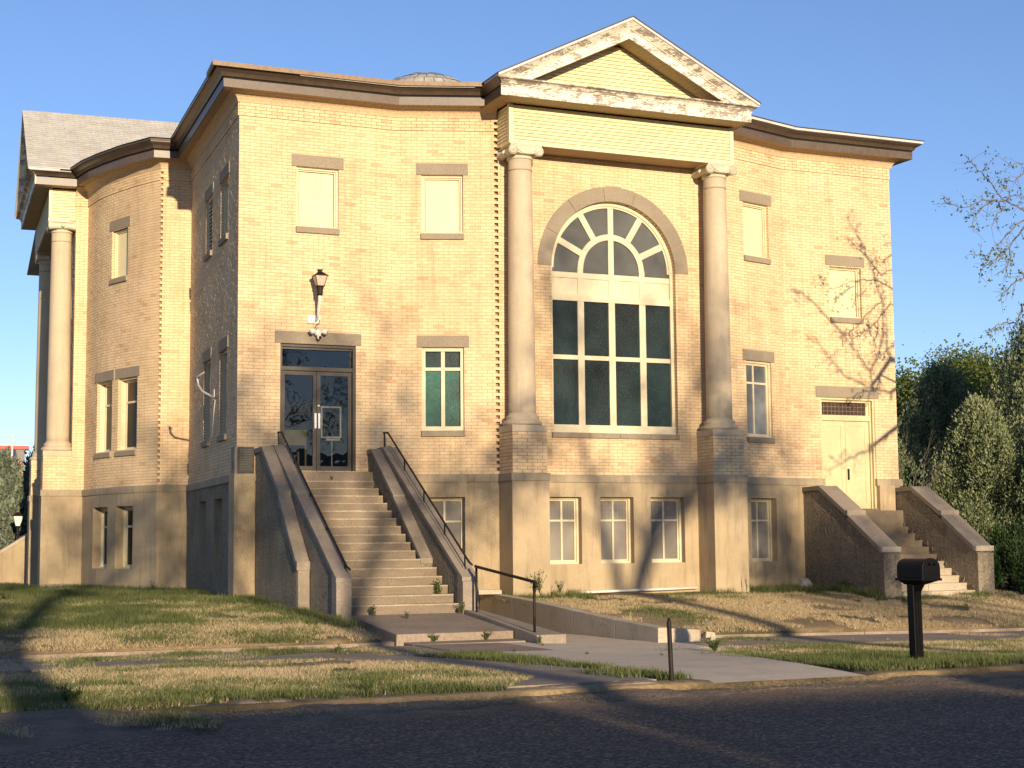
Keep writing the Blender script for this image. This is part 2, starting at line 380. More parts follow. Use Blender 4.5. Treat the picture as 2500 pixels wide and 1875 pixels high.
def road_mat():
    m, nt, b = newmat('chip_seal_asphalt'); co = coords(nt)
    v = N(nt, 'ShaderNodeTexVoronoi'); v.inputs['Scale'].default_value = 42; L(nt, co, v.inputs['Vector'])
    n = noise(nt, co, 26, 6, .85)
    r1 = ramp(nt, [(.0, (.010, .010, .011)), (.35, (.042, .037, .033)), (.70, (.09, .078, .064)), (.88, (.18, .152, .122)), (1, (.34, .29, .23))]); sc_ = N(nt, 'ShaderNodeSeparateXYZ'); L(nt, v.outputs['Color'], sc_.inputs[0]); L(nt, mathn(nt, 'ADD', mathn(nt, 'MULTIPLY', sc_.outputs[0], .9), mathn(nt, 'MULTIPLY', mathn(nt, 'SUBTRACT', n, .5), .9)), r1.inputs[0])
    s = N(nt, 'ShaderNodeSeparateXYZ'); L(nt, co, s.inputs[0])
    # gravel and straw litter gathered near the kerb
    e = mathn(nt, 'ADD', s.outputs[1], mathn(nt, 'MULTIPLY', noise(nt, co, 1.1, 5, .7), 2.2))
    re = ramp(nt, [(0, (0, 0, 0)), (1, (1, 1, 1))]); mr = N(nt, 'ShaderNodeMapRange'); mr.inputs[1].default_value = 14.7; mr.inputs[2].default_value = 16.1
    L(nt, e, mr.inputs[0])
    lit = noise(nt, co, 40, 4, .7); rl = ramp(nt, [(.38, (.06, .045, .03)), (.62, (.30, .23, .15))]); L(nt, lit, rl.inputs[0])
    big = noise(nt, co, .5, 4, .6); rb = ramp(nt, [(.3, (.8, .8, .82)), (.7, (1.15, 1.1, 1.05))]); L(nt, big, rb.inputs[0])
    col = mix(nt, 1, mix(nt, 1, mix(nt, mr.outputs[0], r1.outputs[0], rl.outputs[0]), rb.outputs[0], 'MULTIPLY'), (1.8, 1.5, 1.2), 'MULTIPLY')
    L(nt, col, b.inputs['Base Color']); b.inputs['Roughness'].default_value = .9
    h = mathn(nt, 'ADD', mathn(nt, 'MULTIPLY', v.outputs['Distance'], -1), n)
    bump(nt, b, h, 1.0, .012); return m
rd = MB(); rr = random.Random(9)
xx = np.arange(-60, 81, 1.0); yy = [-1.6, 2, 5, 8, 10, 12, 13, 14, 14.86]
n0 = len(rd.v)
for y in yy:
    for x in xx: rd.v.append((x, y, .0 + .03 * (1 - abs(y - 6.6) / 8.3)))
for j in range(len(yy) - 1):
    for i in range(len(xx) - 1):
        a = n0 + j * len(xx) + i; rd.f.append((a, a + 1, a + 1 + len(xx), a + len(xx))); rd.t.append(.5); rd.m.append(0)
road = rd.build('road', road_mat(), None, smooth=True, kind='structure')

def slab(poly, z, th=.12, zf=None):
    b = MB(); f = lambda p, k: (p[0], p[1], ((zf(p[0], p[1]) if zf else 0) + z) if k else ((zf(p[0], p[1]) if zf else 0) + z - th))
    return b.prism(poly, f)
# kerb: separate segments with rounded, chipped tops
kerb = bpy.data.objects.new('kerb', None); C.objects.link(kerb); kerb['kind'] = 'structure'
kr = random.Random(5); x = 2.9
while x < 34:
    w = kr.uniform(1.3, 2.4)
    if x < 8.25 < x + w: w = 8.25 - x
    if 8.2 <= x < 10.9: x = 11.0; continue
    b = MB(); dy = kr.uniform(-.035, .02); tl = kr.uniform(-.025, .025); h = .115 + kr.uniform(-.02, .015) + (-.02 if x > 10 else 0)
    m_ = max(4, int(w / .16)); prof = [(-.02, -.1), (0, h - .045), (.03, h - .01), (.07, h), (.2, h + .005), (.2, -.1)]
    rows = []
    for i in range(m_ + 1):
        xi = x + .014 + (w - .028) * i / m_; ch = kr.uniform(-.035, .006) if 0 < i < m_ else -.02
        rows.append([(xi, 14.86 + dy + py + (abs(ch) if 0 < q < 4 else 0), pz + (ch + tl * (i / m_ - .5) if 0 < q < 5 else 0)) for q, (py, pz) in enumerate(prof)])
    for i in range(m_):
        for q in range(5): b.face([rows[i][q], rows[i + 1][q], rows[i + 1][q + 1], rows[i][q + 1]])
    b.face(list(reversed(rows[0]))); b.face(rows[-1])
    b.build('kerb_segment', 'kerbm', kerb); x += w
# grit and gravel banked against the kerb
gm = MB(); gr_ = random.Random(31); gx = -6.0; rows = []
def gn(x, s): return .5 + .25 * math.sin(x * 1.7 / s + 1) + .15 * math.sin(x * 4.3 / s + 2) + .10 * math.sin(x * 9.1 / s)
while gx < 26:
    wd = .18 + .75 * gn(gx, 1.0) * (1.25 if gx < 6 else .8) + min(1.35, max(0, (3.5 - gx) * .9)); hb = min(.06, max(0, 3.5 - gx) * .05) + .02 + .055 * gn(gx + 40, .8)
    if 8.2 < gx < 10.95: hb = .018
    rows.append([(gx, 14.865 - wd * t, .012 + hb * (1 - t) ** 1.4 + gr_.uniform(-.004, .006) - (.02 if t == 1 else 0)) for t in (0, .2, .4, .6, .8, 1)]); gx += .11
for i in range(len(rows) - 1):
    for k in range(5): gm.face([rows[i][k + 1], rows[i + 1][k + 1], rows[i + 1][k], rows[i][k]])
MT['grit'] = surf('gutter_grit', (.20, .155, .11), 1, .4, 2.5, 28, 1.0, .03, stain=(.08, .065, .05), stain_amt=.7)
go_ = gm.build('gutter_grit', 'grit', None, smooth=True, kind='stuff'); tag(go_, 'bank of grit and gravel against the kerb', 'gravel')
# sidewalk slabs
sw = bpy.data.objects.new('sidewalk', None); C.objects.link(sw); sw['kind'] = 'structure'
x = -14.0; i = 0
while x < 40:
    w = 1.5; t0 = gz(x, 22); t1 = gz(x + w, 22); d = rng.uniform(-.008, .012)
    y0 = 21.42; y1 = 23.5
    b = MB(); X0, X1 = x + .008, x + w - .008
    b.hexa([(X0, y0, -.2), (X1, y0, -.2), (X1, y1, -.2), (X0, y1, -.2), (X0, y0, t0 + .012 + d), (X1, y0, t1 + .012 + d), (X1, y1, t1 + .012 + d), (X0, y1, t0 + .012 + d)])
    b.build('paving_slab', 'newconc' if 8.9 < x < 12.5 else 'oldconc', sw); x += w
# low concrete lawn border left and right of the stairs
lb = bpy.data.objects.new('lawn_border', None); C.objects.link(lb); lb['kind'] = 'structure'
for xa, xb in [(-12, -7), (-7, -2.2), (-2.2, 2.0), (2.0, 5.2), (5.2, 8.2), (13.3, 17), (17, 21.5), (21.5, 28)]:
    b = MB(); za, zb = gz(xa, 23), gz(xb, 23)
    b.hexa([(xa + .006, 23.52, -.3), (xb - .006, 23.52, -.3), (xb - .006, 23.62, -.3), (xa + .006, 23.62, -.3), (xa + .006, 23.52, za + .065), (xb - .006, 23.52, zb + .065), (xb - .006, 23.62, zb + .08), (xa + .006, 23.62, za + .08)])
    b.build('border_segment', 'oldconc', lb)
# paved pads between kerb and sidewalk
gzz = lambda x, y: gz(x, y)
pv = bpy.data.objects.new('driveway', None); C.objects.link(pv); pv['kind'] = 'structure'
def gridslab(rows, name, mat, par, dz=0.0):
    """rows: (y, x_left, x_right, z) from the street inwards, a slab with real thickness"""
    b = MB(); n_ = 6
    for k in range(len(rows) - 1):
        (ya, la, ra, za), (yb, lb_, rb_, zb) = rows[k], rows[k + 1]
        for i in range(n_):
            p = [lerp(la, ra, i / n_), lerp(la, ra, (i + 1) / n_), lerp(lb_, rb_, (i + 1) / n_), lerp(lb_, rb_, i / n_)]
            b.hexa([(p[0], ya, za - .2), (p[1], ya, za - .2), (p[2], yb, zb - .2), (p[3], yb, zb - .2), (p[0], ya, za), (p[1], ya, za), (p[2], yb, zb), (p[3], yb, zb)], skip=(0,) + ((5,) if i else ()) + ((3,) if i < n_ - 1 else ()) + ((2,) if k else ()) + ((4,) if k < len(rows) - 2 else ()))
    return b.build(name, mat, par)
gridslab([(14.84, 8.55, 10.95, .035), (15.6, 8.62, 10.95, .07), (16.6, 8.72, 11.05, .085), (17.8, 8.86, 11.25, .07), (19.2, 8.95, 11.55, .04)], 'apron_slab', 'newconc', pv)
gridslab([(19.22, 8.95, 11.56, .038), (20.2, 8.93, 11.85, .02), (21.39, 8.9, 12.2, .008)], 'apron_slab', 'newconc', pv)
b = slab([(6.35, 15.07), (8.2, 15.07), (8.35, 16.2), (8.45, 17.2), (7.5, 17.4), (7.3, 16.2)], .012, .15, gzz); b.build('old_pad_slab', 'oldconc', pv)
b = slab([(7.5, 17.42), (8.45, 17.22), (8.25, 18.7), (7.9, 20.1), (7.6, 21.39), (6.6, 21.39), (7.2, 19.6), (7.4, 18.5)], .012, .15, gzz); b.build('old_pad_slab', 'oldconc', pv)
# foot of the stairs: landing slab, two low steps, the walk to the ramp
walk = bpy.data.objects.new('walkway', None); C.objects.link(walk); walk['kind'] = 'structure'
def pave(name, x0, x1, y0, y1, z0, z1, mat='oldconc', par=None, th=.3):
    b = MB(); b.hexa([(x0, y0, z0 - th), (x1, y0, z0 - th), (x1, y1, z0 - th), (x0, y1, z0 - th), (x0, y0, z0), (x1, y0, z0), (x1, y1, z1), (x0, y1, z1)]); return b.build(name, mat, par or walk, bevel=.012)
pave('landing_slab', 8.38, 10.4, 23.95, 26.34, .155, .36)
pave('landing_slab', 8.5, 10.41, 23.47, 23.93, .02, .03)
pave('walk_slab', 9.0, 12.38, 23.52, 25.6, -.045, -.05, 'newconc'); pave('walk_slab', 10.95, 12.38, 25.62, 30.2, -.055, -.1, 'newconc')
# sloping curb with rails, right of the landing
b = MB(); b.hexa([(10.43, 23.05, -.25), (10.88, 22.95, -.25), (10.93, 26.9, -.25), (10.43, 26.2, -.25), (10.43, 23.1, .125), (10.88, 22.95, .135), (10.93, 26.9, .40), (10.43, 26.2, .42)])
rampc = thing('ramp_curb', 'sloping concrete curb between stair landing and ramp walk', 'curb', (10.65, 24.5, 0)); b.build('curb_block', 'coping', rampc, bevel=.015)
# retaining wall right of the ramp walk
rw = thing('retaining_wall', 'low concrete retaining wall holding back dry lawn beside ramp', 'wall', (12.5, 26, 0))
pr_ = [(22.70, .20), (24.23, .266), (25.86, .362), (27.57, .473), (28.6, .52), (30.28, .578)]
for k in range(len(pr_) - 1):
    (ya, za), (yb, zb) = pr_[k], pr_[k + 1]; b = MB(); gp = .006
    b.hexa([(12.4, ya + gp, -.3), (12.64, ya + gp, -.3), (12.64, yb - gp, -.3), (12.4, yb - gp, -.3), (12.4, ya + gp, za), (12.64, ya + gp, za - .005), (12.64, yb - gp, zb - .005), (12.4, yb - gp, zb)])
    b.build('wall_segment', 'paleconc', rw, bevel=.01)
b = MB(); ar = [(12.645, 22.71), (13.0, 22.73), (13.25, 22.85), (13.42, 23.1), (13.46, 23.45), (13.28, 23.45), (13.2, 23.15), (13.0, 22.93), (12.645, 22.92)]
b.prism(ar, lambda p, k: (p[0], p[1], (-.3, .19 - .08 * (p[0] - 12.6))[k])); b.build('wall_return', 'paleconc', rw, bevel=.01)
for (cx_, cy_, s_) in [(13.62, 23.2, .11), (13.75, 23.35, .07), (13.55, 22.95, .06)]:
    b = MB(); q = random.Random(int(cx_ * 100))
    b.hexa([(cx_ + a * s_ * q.uniform(.7, 1.1), cy_ + c * s_ * q.uniform(.7, 1.1), -.08 + d * s_ * 1.3) for a, c, d in [(-1, -1, 0), (1, -1, 0), (1, 1, 0), (-1, 1, 0), (-.8, -.7, 1.2), (.7, -.8, 1), (.8, .7, 1.1), (-.7, .8, 1)]])
    o = b.build('broken_chunk', 'paleconc', rw, bevel=.015)

# ------------------------------------------------------------------ church
church = thing('church', 'two-storey cream brick church with ionic porches and white pediment', 'church', (15.5, 31, .4))
H0, HW0, HW1, HT = .2, 2.84, 3.0, 10.535       # foundation bottom, water table, wall top
class Wall:
    def __init__(s, pts, name='wall'):
        s.p = [Vector((a, b)) for a, b in pts]; s.L = [(s.p[i + 1] - s.p[i]).length for i in range(len(s.p) - 1)]
        s.cum = [0]; [s.cum.append(s.cum[-1] + l) for l in s.L]; s.len = s.cum[-1]; s.name = name; s.open = []
        s.nrm = []
        for i in range(len(s.L)):
            d = (s.p[i + 1] - s.p[i]) / s.L[i]; s.nrm.append(Vector((d.y, -d.x)))
    def pos(s, u, off, z):
        i = 0
        while i < len(s.L) - 1 and u > s.cum[i + 1]: i += 1
        q = s.p[i] + (s.p[i + 1] - s.p[i]) * ((u - s.cum[i]) / s.L[i])
        n = s.nrm[i]
        # blend the normals near the bends of a curved wall
        if len(s.L) > 1:
            t = (u - s.cum[i]) / s.L[i]
            n = s.nrm[i] * (1 - abs(t - .5)) + (s.nrm[max(i - 1, 0)] if t < .5 else s.nrm[min(i + 1, len(s.L) - 1)]) * abs(t - .5); n = n.normalized()
        return (q.x + n.x * off, q.y + n.y * off, z)
W1 = Wall([(7.503, 31.0), (10.851, 30.98)], 'tower_front_wall')
W2 = Wall([(10.851, 30.98), (12.85, 30.29)], 'angled_front_wall')
WC = Wall([(12.85, 30.29), (18.15, 30.29)], 'porch_wall')
WA = Wall([(18.15, 30.29), (20.4, 30.98)], 'angled_right_wall')
W4 = Wall([(20.4, 30.98), (23.494, 30.97)], 'right_tower_wall')
WS = Wall([(7.87, 37.25), (7.503, 31.0)], 'tower_side_wall')
WST = Wall([(7.165, 37.33), (7.87, 37.25)], 'step_wall')
def smooth_path(pts, n=5):
    P_ = [Vector(p) for p in pts]; out = []
    for i in range(len(P_) - 1):
        a, b, c, d = P_[max(i - 1, 0)], P_[i], P_[i + 1], P_[min(i + 2, len(P_) - 1)]
        for k in range(n):
            t = k / n; out.append(tuple(.5 * ((2 * b) + (c - a) * t + (2 * a - 5 * b + 4 * c - d) * t * t + (3 * b - a - 3 * c + d) * t ** 3)))
    out.append(tuple(P_[-1])); return out
WLT = Wall(smooth_path([(6.02, 41.06), (6.09, 40.53), (6.2, 39.85), (6.43, 39.05), (6.8, 38.06), (7.165, 37.33)]), 'curved_wall')
WP = Wall([(5.72, 41.06), (6.02, 41.06)], 'west_pier_wall')
WWC = Wall([(6.03, 46.56), (5.72, 41.06)], 'west_porch_wall')
WE = Wall([(23.494, 30.97), (23.3, 37.2), (24.0, 37.3), (24.9, 41), (25.2, 47), (24.2, 50.5), (23.4, 51), (23.4, 57)], 'east_wall')
WB = Wall([(23.4, 57), (6.9, 57)], 'rear_wall')
WNW = Wall([(6.9, 57), (7.1, 50.7), (6.4, 47.0), (6.03, 46.56)], 'north_west_wall')
VIS = [W1, W2, WC, WA, W4, WS, WST, WLT, WP, WWC]
U1 = (8.06, 9.315); UM = (3.91, 5.65); UB = (1.10, 2.53)
# openings: (s0, s1, z0, z1)
W1.open = [(1.19, 2.09, *U1), (.873, 2.465, 3.045, 5.64)]
W2.open = [(.53, 1.41, *U1), (.53, 1.41, *UM), (.57, 1.41, *UB)]
WC.open = [(1.26, 4.28, 3.90, 7.46), (1.14, 1.885, 1.12, UB[1]), (2.335, 3.13, 1.12, UB[1]), (3.55, 4.38, 1.12, UB[1])]
WA.open = [(.985, 1.865, *U1), (.965, 1.84, *UM), (.995, 1.872, *UB)]
W4.open = [(1.285, 2.185, 6.815, 8.055), (.93, 2.46, 2.30, 4.905)]
LS = WS.len
fl = lambda a, b: (LS - b, LS - a)
WS.open = [(*fl(1.17, 2.11), *U1), (*fl(3.17, 4.05), *U1), (*fl(1.165, 2.06), 3.87, UM[1]), (*fl(3.25, 4.15), 3.87, UM[1]), (*fl(1.45, 2.40), 1.04, 2.55), (*fl(3.5, 4.45), 1.04, 2.55)]
LL = WLT.len; fm = lambda a, b: (LL - b, LL - a)
WLT.open = [(*fm(1.34, 2.14), 8.12, 9.33), (*fm(2.0, 2.9), 3.86, 5.62), (*fm(.82, 1.715), 3.86, 5.62), (*fm(2.09, 2.97), 1.04, 2.53), (*fm(.895, 1.69), 1.04, 2.53)]
WWC.open = [(1.26, 4.28, 3.90, 7.46), (1.14, 1.885, 1.12, UB[1]), (2.335, 3.13, 1.12, UB[1]), (3.55, 4.38, 1.12, UB[1])]
ARCH = {id(WC): (2.77, 7.46, 1.51, 1.835), id(WWC): (2.77, 7.46, 1.51, 1.835)}
STUC = .035
ENDGAP = {}
def backing(w, z0, z1, off, mat, name, par, breaks=True, gaps=(0, 0)):
    b = MB(); ar = ARCH.get(id(w)); top = z1 > 5
    ops = [o for o in w.open if o[3] > z0 and o[2] < z1]
    us = {gaps[0], w.len - gaps[1], *w.cum[1:-1]}; zs = {z0, z1}
    for o in ops: us |= {o[0], o[1]}; zs |= {max(o[2], z0), min(o[3], z1)}
    if ar and top:
        for k in range(0, 25):
            a = math.pi * k / 24; us.add(ar[0] - ar[2] * math.cos(a))
        zs |= {ar[1], ar[1] + ar[2] + .02}
    us = sorted(u for u in us if gaps[0] - 1e-6 <= u <= w.len - gaps[1] + 1e-6); zs = sorted(zs)
    for i in range(len(us) - 1):
        if us[i + 1] - us[i] < 1e-5: continue
        for j in range(len(zs) - 1):
            um = (us[i] + us[i + 1]) / 2; zm = (zs[j] + zs[j + 1]) / 2
            if any(o[0] < um < o[1] and o[2] < zm < o[3] for o in ops): continue
            za = [zs[j], zs[j]]
            if ar and top and abs(um - ar[0]) < ar[2] and ar[1] < zm < ar[1] + ar[2] + .02:
                za = [ar[1] + math.sqrt(max(0, ar[2] ** 2 - (u - ar[0]) ** 2)) for u in (us[i], us[i + 1])]
            b.face([w.pos(us[i], off, za[0]), w.pos(us[i + 1], off, za[1]), w.pos(us[i + 1], off, zs[j + 1]), w.pos(us[i], off, zs[j + 1])])
    return b.build(name, mat, par)
def reveals(w, d, par):
    for o in w.open:
        b = MB(); st = o[3] < 2.9; off = STUC if st else .006; ar = ARCH.get(id(w)) if o[3] == 7.46 else None
        q = lambda u, v, z: w.pos(u, v, z)
        b.face([q(o[0], off, o[2]), q(o[0], off, o[3]), q(o[0], -d, o[3]), q(o[0], -d, o[2])]); b.face([q(o[1], -d, o[2]), q(o[1], -d, o[3]), q(o[1], off, o[3]), q(o[1], off, o[2])])
        b.face([q(o[0], off, o[2]), q(o[0], -d, o[2]), q(o[1], -d, o[2]), q(o[1], off, o[2])])
        if ar:
            for k in range(32):
                a0, a1 = math.pi * k / 32, math.pi * (k + 1) / 32
                p = [(ar[0] - ar[2] * math.cos(a), ar[1] + ar[2] * math.sin(a)) for a in (a0, a1)]
                b.face([q(p[0][0], off, p[0][1]), q(p[1][0], off, p[1][1]), q(p[1][0], -d, p[1][1]), q(p[0][0], -d, p[0][1])])
        else: b.face([q(o[0], -d, o[3]), q(o[0], off, o[3]), q(o[1], off, o[3]), q(o[1], -d, o[3])])
        b.build('window_reveal', 'stucco' if st else 'reveal', par)

BRICKS = []     # (score, wall obj, pts8, tint)
BL, BH, JT = .224, .068, .0085
camv = Vector((0, 0, CAMZ))
def lay_bricks(w, wobj, z0=HW1, z1=HT, seed=1, ledge=True, gaps=(0, 0), proud=.009, ends=(0, 0)):
    proud = .0042 if proud == .009 else proud; rg = random.Random(seed); ar = ARCH.get(id(w)); nc = int(round((z1 - z0) / BH)); h = (z1 - z0) / nc
    for c in range(nc):
        za = z0 + c * h + JT / 2; zb = za + h - JT; u = -BL / 2 * (c % 2) - rg.uniform(0, .015); pr = proud
        if ledge and zb > 10.29: pr = proud + .026
        base = rg.gauss(.58, .06)
        zm = (za + zb) / 2
        cuts = [(o[0], o[1]) for o in w.open if o[2] < zm < o[3]]
        if ar and ar[1] < zm < ar[1] + ar[3]:
            hw = math.sqrt(ar[3] ** 2 - (zm - ar[1]) ** 2) - .05
            if hw > 0: cuts.append((ar[0] - hw, ar[0] + hw))
        ga = gaps[0] if c % 2 else 0; gb = gaps[1] if (c + (1 if gaps[0] else 0)) % 2 else 0
        e0, e1 = -ends[0] + ga, w.len + ends[1] - gb
        while u < e1:
            segs = [(max(u, e0), min(u + BL - JT, e1))]
            for ca, cb in cuts:
                ns = []
                for s0, s1 in segs:
                    if s1 <= ca or s0 >= cb: ns.append((s0, s1)); continue
                    if s0 < ca: ns.append((s0, ca))
                    if s1 > cb: ns.append((cb, s1))
                segs = ns
            r = rg.random(); t = base + rg.gauss(0, .13)
            if r < .045: t = rg.uniform(0, .2)
            elif r < .13: t = rg.uniform(.15, .4)
            t = min(1, max(0, t))
            for s0, s1 in segs:
                if s1 - s0 < .018: continue
                p = pr + rg.uniform(-.0015, .0018); dz = rg.uniform(-.0008, .0008)
                P_ = [w.pos(s0, p, za + dz), w.pos(s1, p, za + dz), w.pos(s1, -.004, za + dz), w.pos(s0, -.004, za + dz)]
                P_ += [(a, b_, zb + dz) for a, b_, _ in P_]
                q = Vector(P_[0]) - camv; nn = w.pos((s0 + s1) / 2, 1, 0); n0 = w.pos((s0 + s1) / 2, 0, 0); n3 = Vector((nn[0] - n0[0], nn[1] - n0[1], 0))
                sc = max(0, -n3.dot(q)) / q.length ** 3 * (s1 - s0)
                BRICKS.append((sc, wobj, P_, t))
            u += BL
seedc = 11
for w in VIS:
    wo = None
    g0 = .055 if w in (WLT,) else 0
    gaps = {id(W2): (0, .045), id(WC): (.04, 0), id(WST): (.04, 0), id(WLT): (0, .045)}.get(id(w), (0, 0))
    # end gaps leave a dark toothed slot where two angled walls meet
    wo = backing(w, HW1 - .02, HT, 0, 'mortar', w.name, church, gaps=gaps)
    if gaps[1] and w in (W2, WLT):
        b = MB(); L0 = w.len
        b.face([w.pos(L0 - .045, 0, HW1), w.pos(L0 - .045, -.09, HW1), w.pos(L0 - .045, -.09, HT), w.pos(L0 - .045, 0, HT)])
        nx = WC if w is W2 else WST
        b.face([w.pos(L0 - .045, -.09, HW1), nx.pos(.04, -.09, HW1), nx.pos(.04, -.09, HT), w.pos(L0 - .045, -.09, HT)])
        b.face([nx.pos(.04, -.09, HW1), nx.pos(.04, 0, HW1), nx.pos(.04, 0, HT), nx.pos(.04, -.09, HT)])
        b.build('toothed_joint', 'mortar', wo)
    reveals(w, .24, wo)
    en = (.004 if w in (W1, ) else 0, .004 if w in (W4, WS) else 0)
    lay_bricks(w, wo, seed=seedc, gaps=gaps, ends=(0, .0) if w is WS else en); seedc += 7
    fo = backing(w, H0, HW0 + .01, STUC, 'roughcast' if w in (WS,) else 'stucco', 'foundation', church)
for wa, wb in ((WP, WLT), (WLT, WST), (WST, WS), (WS, W1), (W1, W2), (W2, WC), (WC, WA), (WA, W4)):
    b = MB(); b.face([wa.pos(wa.len, STUC, H0), wb.pos(0, STUC, H0), wb.pos(0, STUC, HW0 + .01), wa.pos(wa.len, STUC, HW0 + .01)]); b.build('foundation_corner', 'stucco', church)
for w in (WE, WB, WNW):
    backing(w, HW0, HT, 0, 'reveal', w.name, church); backing(w, H0, HW0, STUC, 'stucco', 'foundation', church)
# brick pedestals under the columns, and pieces of them as boxes
def frame_for(w, u0=0):
    o = Vector(w.pos(u0, 0, 0)); o1 = Vector(w.pos(u0 + 1, 0, 0)); n1 = Vector(w.pos(u0, 1, 0)); e = o1 - o; n = n1 - o
    return lambda u, v, z: (o.x + e.x * u + n.x * v, o.y + e.y * u + n.y * v, z)
FS = frame_for(WC); FW = frame_for(WWC)
def fbox(b, f, u0, u1, v0, v1, z0, z1, t=.5):
    """box in a wall frame; v outward"""
    return b.hexa([f(u0, v1, z0), f(u1, v1, z0), f(u1, v0, z0), f(u0, v0, z0), f(u0, v1, z1), f(u1, v1, z1), f(u1, v0, z1), f(u0, v0, z1)], t)
# water table band, mitred along the wall path
def offset_path(pts, o):
    P_ = [Vector(p) for p in pts]; out = []
    for i, p in enumerate(P_):
        ds = []
        if i > 0: ds.append((p - P_[i - 1]).normalized())
        if i < len(P_) - 1: ds.append((P_[i + 1] - p).normalized())
        ns = [Vector((d.y, -d.x)) for d in ds]
        if len(ns) == 1: out.append(p + ns[0] * o)
        else:
            m_ = (ns[0] + ns[1]); m_ = m_ / m_.length; k = o / max(.3, m_.dot(ns[0])); out.append(p + m_ * k)
    return out
def sweep(name, mat, pts, prof, par, smooth=False, caps=True, per_seg=False):
    """prof: closed list of (offset, z) swept along the plan path"""
    rings = [[(q.x, q.y, z) for q in offset_path(pts, o)] for o, z in prof]
    res = []; nseg = len(pts) - 1; b = MB()
    for s_ in range(nseg):
        if per_seg: b = MB()
        for k in range(len(prof)):
            k2 = (k + 1) % len(prof)
            b.face([rings[k][s_], rings[k][s_ + 1], rings[k2][s_ + 1], rings[k2][s_]])
        if per_seg or s_ == 0:
            if caps: b.face([rings[k][s_] for k in range(len(prof))])
        if per_seg or s_ == nseg - 1:
            if caps: b.face([rings[k][s_ + 1] for k in reversed(range(len(prof)))])
        if per_seg: res.append(b.build(name, mat, par))
    if not per_seg: res.append(b.build(name, mat, par))
    return res
WTP = lambda o=.065: [(-.02, HW0), (o, HW0), (o, HW1 - .012), (o - .015, HW1), (-.02, HW1 + .002)]
sweep('water_table', 'band', [(7.83, 30.998), (10.851, 30.98), (12.87, 30.283)], WTP(), church, per_seg=True)
sweep('water_table', 'band', [(13.64, 30.29), (17.60, 30.29)], WTP(), church)
sweep('water_table', 'band', [(18.37, 30.36), (20.4, 30.98), (21.38, 30.977)], WTP(), church, per_seg=True)
sweep('water_table', 'band', [(22.83, 30.975), (23.494, 30.97), (23.3, 37.2)], WTP(), church, per_seg=True)
sweep('water_table', 'band', [(5.72, 41.06), (6.02, 41.06), (6.09, 40.53), (6.2, 39.85), (6.43, 39.05), (6.8, 38.06), (7.165, 37.33), (7.87, 37.25), (7.503, 31.35)], WTP(), church)
